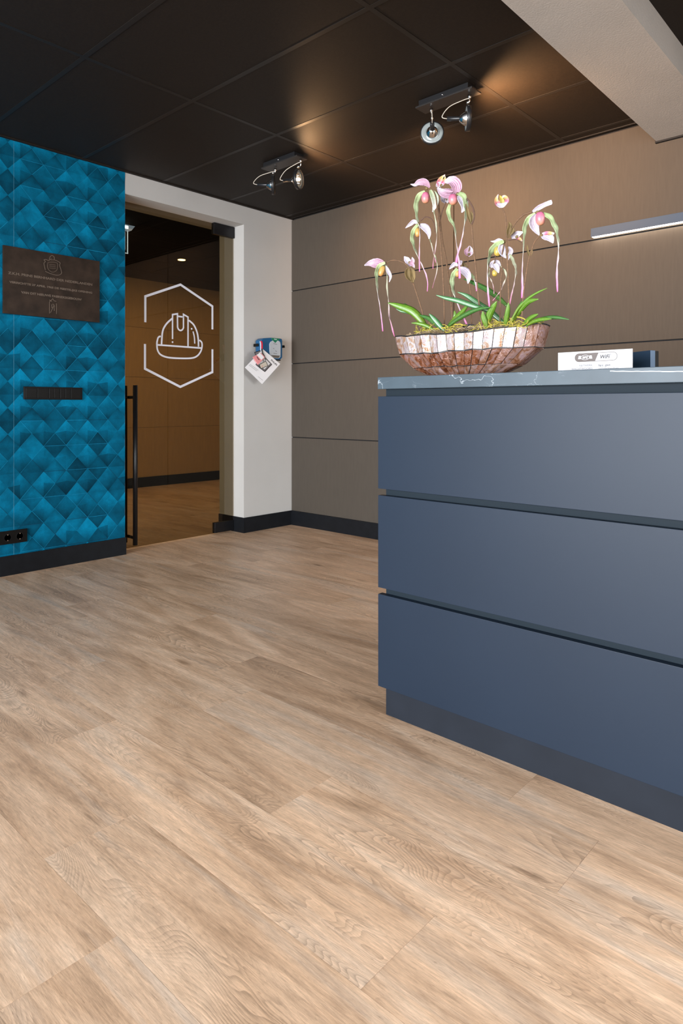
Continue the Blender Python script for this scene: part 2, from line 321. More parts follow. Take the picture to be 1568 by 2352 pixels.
M['pouch_pink'] = uvmat('pink_orange_pouch', [(0, (0.390, 0.053, 0.180)), (0.45, (0.510, 0.150, 0.225)), (1, (0.562, 0.270, 0.120))], None, 0.35)
M['pouch_orange'] = uvmat('orange_pouch', [(0, (0.315, 0.255, 0.075)), (0.5, (0.495, 0.270, 0.075)), (1, (0.495, 0.203, 0.068))], None, 0.35)
M['pouch_yellow'] = uvmat('yellow_olive_pouch', [(0, (0.345, 0.300, 0.090)), (1, (0.450, 0.300, 0.045))], None, 0.35)
M['bud'] = uvmat('pink_yellow_bud', [(0, (0.504, 0.420, 0.434)), (0.35, (0.455, 0.084, 0.196)), (0.7, (0.504, 0.350, 0.098)), (1, (0.560, 0.434, 0.434))], None, 0.45)

def glass_material(name, tint, base_refl=0.05, rough=0.0):
    m = bpy.data.materials.new(name); m.use_nodes = True; N, L = nodes(m)
    N.remove(N['Principled BSDF']); out = N['Material Output']
    t = N.new('ShaderNodeBsdfTransparent'); t.inputs[0].default_value = (*tint, 1)
    g = N.new('ShaderNodeBsdfGlossy'); g.inputs['Roughness'].default_value = rough; g.inputs[0].default_value = (1, 1, 1, 1)
    fr = N.new('ShaderNodeFresnel'); fr.inputs[0].default_value = 1.5
    geo = N.new('ShaderNodeNewGeometry')
    fac = math_n(N, L, 'MULTIPLY', fr.outputs[0], math_n(N, L, 'SUBTRACT', 1.0, geo.outputs['Backfacing']))
    mx = N.new('ShaderNodeMixShader'); L.new(fac, mx.inputs[0]); L.new(t.outputs[0], mx.inputs[1]); L.new(g.outputs[0], mx.inputs[2])
    L.new(mx.outputs[0], out.inputs[0]); return m
M['bronzeglass'] = glass_material('bronze_tinted_glass', (0.56, 0.515, 0.41))
M['windowglass'] = glass_material('clear_window_glass', (0.95, 0.97, 0.97))
M['clearplate'] = glass_material('clear_acrylic', (0.9, 0.93, 0.95))

# ------------------------------------------------------------------ mesh helpers
def link(name, me, m=None, parent=None, **props):
    o = bpy.data.objects.new(name, me); COL.objects.link(o)
    if m is not None and me is not None: me.materials.append(m)
    if parent: o.parent = parent
    for k, v in props.items(): o[k] = v
    return o
def finish(bm, name, m, parent=None, smooth=False, **props):
    me = bpy.data.meshes.new(name); bm.normal_update(); bm.to_mesh(me); bm.free()
    if smooth: me.polygons.foreach_set('use_smooth', [True] * len(me.polygons))
    return link(name, me, m, parent, **props)
def empty(name, loc=(0, 0, 0), **props):
    o = bpy.data.objects.new(name, None); o.location = loc; o.empty_display_size = 0.05; COL.objects.link(o)
    for k, v in props.items(): o[k] = v
    bpy.context.view_layer.update(); return o
def add_box(bm, lo, hi, bevel=0.0):
    r = bmesh.ops.create_cube(bm, size=1.0)
    vs = r['verts']; c = [(a + b) / 2 for a, b in zip(lo, hi)]; d = [b - a for a, b in zip(lo, hi)]
    for v in vs: v.co = Vector((c[i] + v.co[i] * d[i] for i in range(3)))
    if bevel:
        es = {e for v in vs for e in v.link_edges}
        bmesh.ops.bevel(bm, geom=list(es), offset=bevel, segments=2, profile=0.6, affect='EDGES')
def box(name, lo, hi, m, parent=None, bevel=0.0, **props):
    bm = bmesh.new(); add_box(bm, lo, hi, bevel)
    return finish(bm, name, m, parent, **props)
def add_prism(bm, pts, vec):
    """pts planar polygon, extruded by vec"""
    a = [bm.verts.new(p) for p in pts]; b = [bm.verts.new(Vector(p) + Vector(vec)) for p in pts]
    n = len(pts); bm.faces.new(a); bm.faces.new(b[::-1])
    for i in range(n): bm.faces.new((a[(i + 1) % n], a[i], b[i], b[(i + 1) % n]))
def frame_of(t):
    t = t.normalized(); up = Vector((0, 0, 1)) if abs(t.z) < 0.95 else Vector((1, 0, 0))
    a = t.cross(up).normalized(); return a, a.cross(t).normalized()
def add_tube(bm, pts, rad, n=8, cap=True):
    pts = [Vector(p) for p in pts]; rings = []
    rad = rad if isinstance(rad, (list, tuple)) else [rad] * len(pts)
    pa = None
    for i, p in enumerate(pts):
        t = pts[min(i + 1, len(pts) - 1)] - pts[max(i - 1, 0)]
        a, b = frame_of(t)
        if pa is not None and a.dot(pa) < 0: a, b = -a, -b
        if pa is not None:
            a = (pa - t.normalized() * pa.dot(t.normalized())).normalized(); b = a.cross(t.normalized())
        pa = a
        rings.append([bm.verts.new(p + (a * math.cos(k / n * 2 * math.pi) + b * math.sin(k / n * 2 * math.pi)) * rad[i]) for k in range(n)])
    for r0, r1 in zip(rings, rings[1:]):
        for k in range(n): bm.faces.new((r0[k], r0[(k + 1) % n], r1[(k + 1) % n], r1[k]))
    if cap: bm.faces.new(rings[0][::-1]); bm.faces.new(rings[-1])
def tube(name, pts, rad, m, parent=None, n=8, **props):
    bm = bmesh.new(); add_tube(bm, pts, rad, n); bmesh.ops.recalc_face_normals(bm, faces=bm.faces)
    return finish(bm, name, m, parent, smooth=True, **props)
def add_lathe(bm, prof, origin, axis, n=24, cap=True):
    """prof: list of (distance along axis, radius)"""
    origin = Vector(origin); axis = Vector(axis).normalized(); a, b = frame_of(axis); rings = []
    for d, r in prof:
        c = origin + axis * d
        rings.append([bm.verts.new(c + (a * math.cos(k / n * 2 * math.pi) + b * math.sin(k / n * 2 * math.pi)) * max(r, 1e-5)) for k in range(n)])
    for r0, r1 in zip(rings, rings[1:]):
        for k in range(n): bm.faces.new((r0[k], r0[(k + 1) % n], r1[(k + 1) % n], r1[k]))
    if cap: bm.faces.new(rings[0][::-1]); bm.faces.new(rings[-1])
    bmesh.ops.recalc_face_normals(bm, faces=bm.faces)
def lathe(name, prof, origin, axis, m, parent=None, n=24, cap=True, **props):
    bm = bmesh.new(); add_lathe(bm, prof, origin, axis, n, cap); return finish(bm, name, m, parent, smooth=True, **props)
def spline(pts, sub=6):
    pts = [Vector(p) for p in pts]; out = []
    for i in range(len(pts) - 1):
        p0 = pts[max(i - 1, 0)]; p1 = pts[i]; p2 = pts[i + 1]; p3 = pts[min(i + 2, len(pts) - 1)]
        for k in range(sub):
            t = k / sub
            out.append(0.5 * ((2 * p1) + (p2 - p0) * t + (2 * p0 - 5 * p1 + 4 * p2 - p3) * t * t + (3 * p1 - p0 - 3 * p2 + p3) * t ** 3))
    out.append(pts[-1]); return out
def text(name, s, size, origin, xaxis, yaxis, m, parent=None, depth=0.0003, align='LEFT', shear=0.0, width=None, bold=0.0, **props):
    cu = bpy.data.curves.new(name, 'FONT'); cu.body = s; cu.size = size; cu.extrude = depth; cu.align_x = align
    cu.shear = shear; cu.offset = bold; cu.resolution_u = 3
    tmp = bpy.data.objects.new(name, cu); COL.objects.link(tmp); bpy.context.view_layer.update()
    me = bpy.data.meshes.new_from_object(tmp.evaluated_get(bpy.context.evaluated_depsgraph_get()))
    COL.objects.unlink(tmp); bpy.data.objects.remove(tmp)
    xs = [v.co.x for v in me.vertices]
    if width and xs:
        f = width / (max(xs) - min(xs))
        for v in me.vertices: v.co.x *= f
    X = Vector(xaxis).normalized(); Y = Vector(yaxis).normalized(); Z = X.cross(Y)
    mt = Matrix.Identity(4)
    for i in range(3): mt[i][0], mt[i][1], mt[i][2], mt[i][3] = X[i], Y[i], Z[i], origin[i]
    me.transform(mt); me.name = name
    return link(name, me, m, parent, **props)
def add_stroke(bm, pts, wid, nrm, thick, closed=False):
    """flat line of width wid with mitred joints on the plane with normal nrm"""
    pts = [Vector(p) for p in pts]; nrm = Vector(nrm).normalized(); n = len(pts); L_, R_ = [], []
    for i, p in enumerate(pts):
        if closed: d0 = (p - pts[i - 1]).normalized(); d1 = (pts[(i + 1) % n] - p).normalized()
        else:
            d0 = (p - pts[i - 1]).normalized() if i else (pts[1] - p).normalized()
            d1 = (pts[i + 1] - p).normalized() if i < n - 1 else d0
        s0 = nrm.cross(d0); s1 = nrm.cross(d1); m_ = (s0 + s1)
        m_ = m_.normalized() if m_.length > 1e-6 else s0
        k = wid / 2 / max(m_.dot(s0), 0.35)
        L_.append(p + m_ * k); R_.append(p - m_ * k)
    off = nrm * thick
    lv = [bm.verts.new(p) for p in L_]; rv = [bm.verts.new(p) for p in R_]
    lt = [bm.verts.new(p + off) for p in L_]; rt = [bm.verts.new(p + off) for p in R_]
    m2 = n if closed else n - 1
    for i in range(m2):
        j = (i + 1) % n
        bm.faces.new((lt[i], rt[i], rt[j], lt[j])); bm.faces.new((lv[i], lv[j], rv[j], rv[i]))
        bm.faces.new((lv[i], lt[i], lt[j], lv[j])); bm.faces.new((rv[i], rv[j], rt[j], rt[i]))
    if not closed:
        bm.faces.new((lv[0], rv[0], rt[0], lt[0])); bm.faces.new((lv[-1], lt[-1], rt[-1], rv[-1]))
    bmesh.ops.recalc_face_normals(bm, faces=bm.faces)

# ------------------------------------------------------------------ setting
XW = -4.193; YB = 3.969; ZC = 2.64; ZP = 2.627
DY0, DY1, DZ = 2.385, 3.433, 2.488        # door opening
XI = -4.512                               # hall face of the left wall
XR, YF = 4.6, -4.2
XH = -7.53                                # far wall of the hall
# floor: every plank a piece of its own
floor = box('floor', (XH - 0.1, YF, -0.06), (XR, 7.2, -0.0065), M['gap'], kind='structure')
PW, PL = 0.2265, 1.24
known = {4: -0.605, 3: -1.253, 2: -0.758, 1: -1.505, 6: None, 7: -0.42, 5: -2.08, 8: -2.75, 9: -2.35}
bmp = bmesh.new(); add_box(bmp, (0, 0, -0.006), (PL - 0.0006, PW - 0.0006, 0))
plank_me = bpy.data.meshes.new('plank'); bmp.to_mesh(plank_me); bmp.free(); plank_me.materials.append(M['wood'])
Y0 = 0.656
for k in range(-21, 29):
    ya = Y0 + (k - 1) * PW
    if ya + PW < YF or ya > 7.1: continue
    ph = known.get(k) if known.get(k) is not None else (random.random() * PL)
    x = ph - math.ceil((ph - (XH - 0.1)) / PL) * PL
    while x < XR:
        x0, x1 = max(x, XH), min(x + PL, XR)
        if ya > YB - 0.02: x1 = min(x1, XI)          # hall part beyond the back wall
        if ya < 1.4: x0 = max(x0, XW)                # nothing of the hall floor shows here
        y1 = PW - 0.0006
        if x1 - x0 > 0.02:
            full = abs((x1 - x0) - PL) < 1e-4
            if full: me = plank_me
            else:
                b_ = bmesh.new(); add_box(b_, (0, 0, -0.006), (x1 - x0 - 0.0009, y1, 0)); me = bpy.data.meshes.new('plank'); b_.to_mesh(me); b_.free(); me.materials.append(M['wood'])
            o = bpy.data.objects.new('plank', me); o.location = (x0, ya, 0); o.parent = floor; COL.objects.link(o)
        x += PL

def struct(name, lo, hi, m, parent=None, **p):
    if parent is None: p['kind'] = 'structure'
    return box(name, lo, hi, m, parent, **p)

# left wall: teal papered part, lintel, short pier beside the door
bm = bmesh.new()
add_box(bm, (XI, YF, 0), (XW, DY0, ZC + 0.02)); add_box(bm, (XI, DY0, DZ), (XW, DY1, ZC + 0.02)); add_box(bm, (XI, DY1, 0), (XW, YB + 0.15, ZC + 0.02))
wall_left = finish(bm, 'wall_left', M['paint'], kind='structure')
# wallpaper: quilted diamond print with a very shallow relief
GY, GZ, Y_N, Z_N = 0.1437, 0.1605, 1.682, 1.252
def wallpaper(name, ya, yb, seed):
    rnd = random.Random(seed); bm = bmesh.new(); cl = bm.loops.layers.float_color.new('Col')
    za, zb = 0.115, 2.634; X0 = XW + 0.0006
    T = Vector((0.0003, 0.112, 0.208))
    def tri(p, q, r, cp, cq, cr):
        # clip to strip by y, z
        poly = [(p, cp), (q, cq), (r, cr)]
        for ax, lim, sgn in ((0, ya, 1), (0, yb, -1), (1, za, 1), (1, zb, -1)):
            out = []
            for i in range(len(poly)):
                A, B = poly[i], poly[(i + 1) % len(poly)]
                da, db = sgn * (A[0][ax] - lim), sgn * (B[0][ax] - lim)
                if da >= 0: out.append(A)
                if (da >= 0) != (db >= 0):
                    t = da / (da - db); out.append((tuple(A[0][k] + (B[0][k] - A[0][k]) * t for k in range(3)), A[1] + (B[1] - A[1]) * t))
            poly = out
            if len(poly) < 3: return
        try: f = bm.faces.new([bm.verts.new((X0 + a[2], a[0], a[1])) for a, _ in poly])
        except ValueError: return
        for lp, (_, v) in zip(f.loops, poly): lp[cl] = (T.x * v, T.y * v, T.z * v, 1)
    i0, i1 = int((ya - Y_N) / GY) - 2, int((yb - Y_N) / GY) + 3
    for i in range(i0, i1):
        for k in range(-9, 11):
            r1 = random.Random(i * 131 + (k % 9) * 17 + 5)
            y, z = Y_N + i * GY, Z_N + k * GZ; h = GY / 2; g = GZ / 2
            # standing diamond (node to node)
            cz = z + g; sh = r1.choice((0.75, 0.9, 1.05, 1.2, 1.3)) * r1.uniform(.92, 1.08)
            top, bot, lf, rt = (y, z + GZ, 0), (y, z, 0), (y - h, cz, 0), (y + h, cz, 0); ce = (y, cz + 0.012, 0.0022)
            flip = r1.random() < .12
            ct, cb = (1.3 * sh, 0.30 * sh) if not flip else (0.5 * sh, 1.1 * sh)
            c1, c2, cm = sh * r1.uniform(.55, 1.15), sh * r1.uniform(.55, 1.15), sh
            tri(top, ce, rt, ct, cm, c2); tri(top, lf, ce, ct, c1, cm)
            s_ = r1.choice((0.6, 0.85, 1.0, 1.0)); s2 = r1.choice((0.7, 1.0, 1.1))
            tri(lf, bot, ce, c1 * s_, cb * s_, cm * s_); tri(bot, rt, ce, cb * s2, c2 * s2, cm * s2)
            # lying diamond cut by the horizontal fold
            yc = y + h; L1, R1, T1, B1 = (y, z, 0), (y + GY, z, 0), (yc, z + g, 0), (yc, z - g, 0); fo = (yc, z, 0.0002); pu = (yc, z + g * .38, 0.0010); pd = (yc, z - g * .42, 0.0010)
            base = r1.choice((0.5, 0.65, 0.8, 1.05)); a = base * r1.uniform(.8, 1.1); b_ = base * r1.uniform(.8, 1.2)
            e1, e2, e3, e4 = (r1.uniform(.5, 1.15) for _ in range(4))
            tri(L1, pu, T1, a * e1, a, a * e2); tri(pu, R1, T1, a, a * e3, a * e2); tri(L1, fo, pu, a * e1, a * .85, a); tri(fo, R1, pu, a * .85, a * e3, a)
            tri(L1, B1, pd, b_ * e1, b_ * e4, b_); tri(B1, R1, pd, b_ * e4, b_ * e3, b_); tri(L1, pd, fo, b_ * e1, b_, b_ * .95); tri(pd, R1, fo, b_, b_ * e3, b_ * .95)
    # thin pale fold lines of the print
    for i in range(i0, i1):
        for k in range(-9, 11):
            r1 = random.Random(i * 77 + (k % 9) * 13 + 1); y, z = Y_N + i * GY, Z_N + k * GZ
            segs = [((y, z), (y + GY, z), 0.0010), ((y, z), (y + GY / 2, z + GZ / 2), 0.0008), ((y + GY / 2, z + GZ / 2), (y + GY, z + GZ), 0.0008),
                    ((y, z + GZ), (y + GY / 2, z + GZ / 2), 0.0008), ((y + GY / 2, z + GZ / 2), (y + GY, z), 0.0008)]
            for (a, b_, w_) in segs:
                if r1.random() < 0.28: continue
                if min(a[0], b_[0]) < ya or max(a[0], b_[0]) > yb or min(a[1], b_[1]) < za or max(a[1], b_[1]) > zb: continue
                d = Vector((0, b_[0] - a[0], b_[1] - a[1])); s = Vector((0, -d.z, d.y)).normalized() * w_
                A, B = Vector((X0 + 0.0006, *a)), Vector((X0 + 0.0006, *b_))
                mid = (A + B) / 2 + Vector((0.0003, 0, 0))
                f = bm.faces.new([bm.verts.new(p) for p in (A - s, B - s, B + s, A + s)])
                v = r1.choice((0.3, 1.5, 1.7, 2.0))
                for lp in f.loops: lp[cl] = (T.x * v + 0.006, T.y * v, T.z * v, 1)
    bmesh.ops.recalc_face_normals(bm, faces=bm.faces)
    for f in bm.faces:
        if f.normal.x < 0: f.normal_flip()
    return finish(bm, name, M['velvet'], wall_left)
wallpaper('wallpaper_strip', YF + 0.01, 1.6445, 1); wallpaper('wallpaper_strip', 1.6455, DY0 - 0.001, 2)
box('wallpaper_seam', (XW, 1.6445, 0.12), (XW + 0.0012, 1.6455, 2.634), mat('pale_seam', (0.10, 0.30, 0.42), 0.7), wall_left)

# back wall with fabric panels
wall_back = struct('wall_back', (XI, YB + 0.004, 0), (XR, YB + 0.15, ZC + 0.02), M['gap'])
xs_p = [XW + 0.004, -2.5475, -0.90, 0.75, 2.4, XR]
zs_p = [0.0, 0.754, 1.389, 2.016, ZP]
for i in range(len(xs_p) - 1):
    for j in range(4):
        g = 0.004
        box('wall_panel', (xs_p[i] + g * (i > 0), YB - 0.010, zs_p[j] + g * (j > 0)), (xs_p[i + 1] - g * (i < 4), YB + 0.004, zs_p[j + 1] - g * (j < 3)), M['panel'], wall_back, bevel=0.0015)
# front and right walls with their window fronts (behind the camera)
bm = bmesh.new()
for lo, hi in (((XI, YF - .15, 0), (-3.7, YF, ZC + .02)), ((3.0, YF - .15, 0), (XR, YF, ZC + .02)), ((-3.7, YF - .15, 0), (3.0, YF, 0.15)), ((-3.7, YF - .15, 2.35), (3.0, YF, ZC + .02))): add_box(bm, lo, hi)
finish(bm, 'wall_front', M['paint'], kind='structure')
bm = bmesh.new()
for lo, hi in (((XR, YF - .15, 0), (XR + .15, -3.5, ZC + .02)), ((XR, 3.7, 0), (XR + .15, YB + .15, ZC + .02)), ((XR, -3.5, 0), (XR + .15, 3.7, 0.15)), ((XR, -3.5, 2.35), (XR + .15, 3.7, ZC + .02))): add_box(bm, lo, hi)
finish(bm, 'wall_right', M['paint'], kind='structure')
for nm, ax in (('window_1', 0), ('window_2', 1)):
    r = empty(nm, (0, 0, 0), kind='structure')
    a0, a1 = ((-3.7, 3.0) if ax == 0 else (-3.5, 3.7)); n = 4
    for i in range(n + 1):
        c = a0 + (a1 - a0) * i / n
        if ax == 0: box('mullion', (c - .03, YF - .13, .15), (c + .03, YF - .07, 2.35), M['frame'], r)
        else: box('mullion', (XR + .07, c - .03, .15), (XR + .13, c + .03, 2.35), M['frame'], r)
    for i in range(n):
        c0, c1 = a0 + (a1 - a0) * i / n + .03, a0 + (a1 - a0) * (i + 1) / n - .03
        if ax == 0: box('pane', (c0, YF - .105, .15), (c1, YF - .097, 2.35), M['windowglass'], r)
        else: box('pane', (XR + .097, c0, .15), (XR + .105, c1, 2.35), M['windowglass'], r)

# ceiling grid and tiles
ceiling = struct('ceiling', (XI, YF, ZC + 0.03), (XR, YB + 0.0, ZC + 0.09), M['gap'])
TX0, TX, TY0, TY = -4.185, 1.225, 1.476, 0.5985
cx = [TX0 + TX * i for i in range(-1, 9)]; cy = [TY0 + TY * i for i in range(-10, 6)]
bw = 0.012
for i in range(len(cx) - 1):
    for j in range(len(cy) - 1):
        x0, x1, y0, y1 = max(cx[i] + bw, XW), min(cx[i + 1] - bw, XR), max(cy[j] + bw, YF), min(cy[j + 1] - bw, YB)
        if x1 - x0 < .03 or y1 - y0 < .03: continue
        box('ceiling_tile', (x0, y0, ZC + random.uniform(-.0006, .0006) + 0.0015), (x1, y1, ZC + 0.02), M['ceil'], ceiling, bevel=0.0012)
for x in cx:
    if XW < x < XR: box('grid_bar', (x - bw, YF, ZC), (x + bw, YB, ZC + 0.02), M['tbar'], ceiling)
for y in cy:
    if YF < y < YB: 
        for i in range(len(cx) - 1):
            x0, x1 = max(cx[i] + bw, XW), min(cx[i + 1] - bw, XR)
            if x1 - x0 > .05: box('grid_bar', (x0, y - bw, ZC), (x1, y + bw, ZC + 0.02), M['tbar'], ceiling)
box('edge_trim', (XW, YB - 0.035, ZC - 0.004), (XR, YB - 0.012, ZC + 0.004), M['tbar'], ceiling)
box('edge_trim', (XW, YF, ZC - 0.006), (XW + 0.022, YB, ZC + 0.002), M['ceil'], ceiling)
# added fill: unseen square luminaires right of the beam, brightening floor and lower walls
for lx in (0.40, 1.62, 2.85):
    for ly in (0.58, 1.18 + 1.197):
        lr = empty('ceiling_fill_light', (lx, ly, ZC), label='added square ceiling fill light, %s row right of the beam, %s' % ({0.40: 'first', 1.62: 'second', 2.85: 'third'}[lx], 'towards the window front' if ly < 1 else 'towards the panelled wall'), category='ceiling light', group='added square ceiling fill lights right of the beam')
        bm = bmesh.new()
        for lo, hi in (((-.28, -.28, -.006), (.28, -.25, .0)), ((-.28, .25, -.006), (.28, .28, .0)), ((-.28, -.25, -.006), (-.25, .25, .0)), ((.25, -.25, -.006), (.28, .25, .0))): add_box(bm, lo, hi)
        finish(bm, 'fill_light_frame', M['white'], lr)
        l = bpy.data.lights.new('fill_luminaire', 'AREA'); l.shape = 'SQUARE'; l.size = .5; l.energy = LUM[lx]; l.color = (1.0, 0.97, 0.93)
        lo_ = bpy.data.objects.new('fill_luminaire', l); lo_.location = (0, 0, -.004); lo_.parent = lr; COL.objects.link(lo_)
# concrete beam
beam = struct('trim_1', (-1.206, YF, 2.506), (-0.880, YB - 0.030, ZC + 0.03), M['paint_beam'], label='beige plastered ceiling beam ending at the taupe panelled wall')
box('trim_2', (-1.212, YB - 0.030, 2.497), (-0.872, YB - 0.0095, ZC), M['gap'], kind='structure')

# skirting boards
struct('baseboard_left', (XW, YF, 0), (XW + 0.012, DY0 + 0.003, 0.118), M['skirt'])
bm = bmesh.new(); add_box(bm, (XI, DY1 - 0.010, 0), (XW + 0.012, DY1 + 0.0005, 0.122)); add_box(bm, (XW - 0.0005, DY1 - 0.0005, 0), (XW + 0.012, YB - 0.010, 0.122))
finish(bm, 'baseboard_door', M['skirt'], kind='structure')
struct('baseboard_back', (XW + 0.012, YB - 0.024, 0), (XR, YB - 0.010, 0.123), M['skirt'])

# ------------------------------------------------------------------ hall behind the glass door
bm = bmesh.new(); add_box(bm, (XH - .12, 0.6, 0), (XH, 7.2, ZP + .05)); wall_hall = finish(bm, 'wall_hall', M['gap'], kind='structure')
ys = [0.6, 1.55, 3.22, 4.887, 6.55, 7.2]; zs = [0.0, 0.754, 1.389, 2.016, ZP]
for i in range(5):
    for j in range(4):
        box('wall_panel', (XH, ys[i] + .0015, zs[j] + .0015), (XH + .012, ys[i + 1] - .0015, zs[j + 1] - .0015), M['panel_hall'], wall_hall)
struct('baseboard_hall', (XH + .012, 0.6, 0), (XH + .026, 7.2, 0.125), M['skirt'])
struct('wall_hall_end', (XH, 7.2, 0), (XI, 7.3, ZP + .05), M['panel_hall'])
struct('wall_hall_start', (XH, 0.5, 0), (XI, 0.6, ZP + .05), M['panel_hall'])
ceiling_hall = struct('ceiling_hall', (XH, 0.6, ZP + .015), (XI, 7.2, ZP + .07), M['gap'])
x = XI - 0.15
while x > XH:
    y = 0.75
    while y < 7.2:
        box('ceiling_tile', (max(x - .595, XH), y, ZP), (x, min(y + 1.19, 7.2), ZP + .015), M['ceil_hall'], ceiling_hall); y += 1.2
    x -= .6
d = on_z(417, 596, ZP)
dl = empty('recessed_downlight', (d.x, d.y, ZP), label='small round recessed downlight glowing amber in the dark ceiling behind the glass door', category='ceiling light')
lathe('trim_ring', [(0, .050), (.004, .052), (.004, .040), (0, .042)], (0, 0, -.004), (0, 0, 1), M['steel'], dl, cap=False)
lathe('lamp', [(0, .040), (.006, .040)], (0, 0, -.007), (0, 0, 1), M['downlight'], dl)
spot('downlight_beam', (d.x, d.y, ZP - .02), (-.4, .1, -1), 40, 120, 1, (1.0, 0.66, 0.32), .04)
area('hall_fill_warm', (-6.1, 4.2, ZP - .03), (0, 0, 0), 1.6, 4.5, 42, (1.0, 0.74, 0.42))  # added warm fill under the hall ceiling to brighten its far wall
area('hall_fill_cool', (-5.6, 0.75, 1.4), (R(80), 0, R(20)), 1.6, 1.8, 45, (0.95, 0.97, 1.0))  # added neutral fill with no window behind it, lifts the door reveal
# exit sign hanging in the hall
e = on_z(291, 518, ZP)
ex = empty('exit_sign', (e.x, e.y, ZP), label='emergency exit light with a hanging clear plate, half hidden behind the teal wall', category='exit sign')
ey = on_x(306, 523, e.x).y - e.y; pz = on_x(294, 583, e.x).z - ZP; py1 = on_x(293.6, 570, e.x).y - e.y
bm = bmesh.new(); add_prism(bm, [(-.03, -.30, 0), (-.03, ey, 0), (-.03, ey - .035, -.045), (-.03, -.265, -.045)], (.06, 0, 0)); bmesh.ops.recalc_face_normals(bm, faces=bm.faces)
finish(bm, 'housing', mat('clear_grey_housing', (.30, .32, .36), .2, emis=(.5, .75, 1.3), estr=0.7), ex)
box('lamp', (.0301, -.24, -.036), (.034, -.005, -.012), M['exitlamp'], ex)
box('plate', (-.004, -.30, pz), (.004, py1, -.045), M['clearplate'], ex)
bm = bmesh.new(); add_box(bm, (-.005, py1 - .006, pz), (.005, py1, -.045)); add_box(bm, (-.005, -.30, pz), (.005, py1, pz + .006))
finish(bm, 'plate_edge', M['exitplate'], ex)
box('pictogram_border', (-.0055, -.10, pz + .03), (.0055, py1 - .028, -.062), M['exitplate'], ex)

# ------------------------------------------------------------------ glass door
XG = -4.325
door = empty('door_1', (XG, 3.40, 0), kind='structure')
bpy.context.view_layer.update()
def dbox(name, lo, hi, m, bevel=0, **p): # world coordinates, parented
    o = box(name, tuple(a - b for a, b in zip(lo, door.location)), tuple(a - b for a, b in zip(hi, door.location)), m, door, bevel, **p); return o
dbox('glass_leaf', (XG - .005, DY0 + .004, 0.008), (XG + .005, DY1 - .010, 2.478), M['bronzeglass'])
a = on_x(492, 497, XG + .02); b2 = on_x(538, 541, XG + .02)
dbox('patch_fitting', (XG - .018, a.y, 2.395), (XG + .018, DY1 - .002, DZ - .004), M['black'], .002, label='black metal corner fitting')
a = on_x(494, 1220, XG + .02)
dbox('patch_fitting', (XG - .018, a.y, 0.010), (XG + .018, DY1 - .012, 0.092), M['black'], .002, label='black metal corner fitting')
zt = on_x(310, 885, XG + .07).z; zb2 = on_x(310, 1252, XG + .07).z
yh = on_x(310.5, 900, XG + .07).y
for sgn in (1, -1):
    X_ = XG + sgn * .07
    o = tube('handle', [(X_ - door.location.x, yh - 3.40, max(zb2, 0.03)), (X_ - door.location.x, yh - 3.40, zt)], .0165, M['black'], door, n=20)
    for zz in (zt - .085, zb2 + .05):
        tube('handle_standoff', [(sgn * .005, yh - 3.40, zz), (sgn * .06, yh - 3.40, zz)], .011, M['black'], door, n=14)
# vinyl logo on the glass: broken hexagon with a safety helmet
XS = XG + .0055
def V(cx_, cy_): p = on_x(270 + cx_ / 3.824, 380 + cy_ / 3.824, XS); return Vector((XS - door.location.x, p.y - door.location.y, p.z))
bm = bmesh.new(); K = 3.824
pxm = 1 / 330.0 / K     # metres per zoomed pixel near the door
for pl in ([(243, 1377), (243, 1150), (552, 1047), (832, 1237), (832, 1440)], [(240, 1568), (240, 1785), (550, 1945), (832, 1815), (832, 1615)]):
    add_stroke(bm, [V(*p) for p in pl], 22 * pxm, (1, 0, 0), .0006)
finish(bm, 'hexagon_sticker', M['vinyl'], door, label='broken white vinyl hexagon outline')
bm = bmesh.new()
def curve(pl, sub=6): return spline([V(*p) for p in pl], sub)
add_stroke(bm, curve([(386, 1585), (387, 1540), (397, 1450), (430, 1390), (478, 1345)]), 17 * pxm, (1, 0, 0), .0006)
add_stroke(bm, curve([(625, 1360), (668, 1400), (697, 1465), (708, 1530), (710, 1592)]), 17 * pxm, (1, 0, 0), .0006)
add_stroke(bm, [V(*p) for p in ((482, 1525), (482, 1310), (525, 1303), (526, 1420))] + curve([(526, 1420), (535, 1440), (553, 1450), (570, 1440), (578, 1425)])[1:] + [V(*p) for p in ((578, 1308), (618, 1332), (618, 1590))], 15 * pxm, (1, 0, 0), .0007)
add_stroke(bm, [V(530, 1325), V(576, 1331)], 15 * pxm, (1, 0, 0), .0007)
add_stroke(bm, curve([(378, 1500), (358, 1510), (347, 1545), (345, 1580), (352, 1625), (378, 1662), (440, 1686), (545, 1694), (650, 1692), (700, 1672), (730, 1632), (741, 1590), (738, 1555), (718, 1534)]), 16 * pxm, (1, 0, 0), .0006)
add_stroke(bm, [V(352, 1576), V(735, 1604)], 16 * pxm, (1, 0, 0), .0008)
add_stroke(bm, curve([(662, 1458), (673, 1505), (677, 1565)]), 13 * pxm, (1, 0, 0), .0006)
for c_ in ((482, 1552), (650, 1435)):
    c0 = V(*c_); vs = [c0 + Vector((0, math.cos(k * math.pi / 8), math.sin(k * math.pi / 8))) * 9 * pxm for k in range(16)]; add_prism(bm, vs, (.0006, 0, 0))
bmesh.ops.recalc_face_normals(bm, faces=bm.faces)
finish(bm, 'helmet_sticker', M['vinyl'], door, label='white vinyl line drawing of a safety helmet')

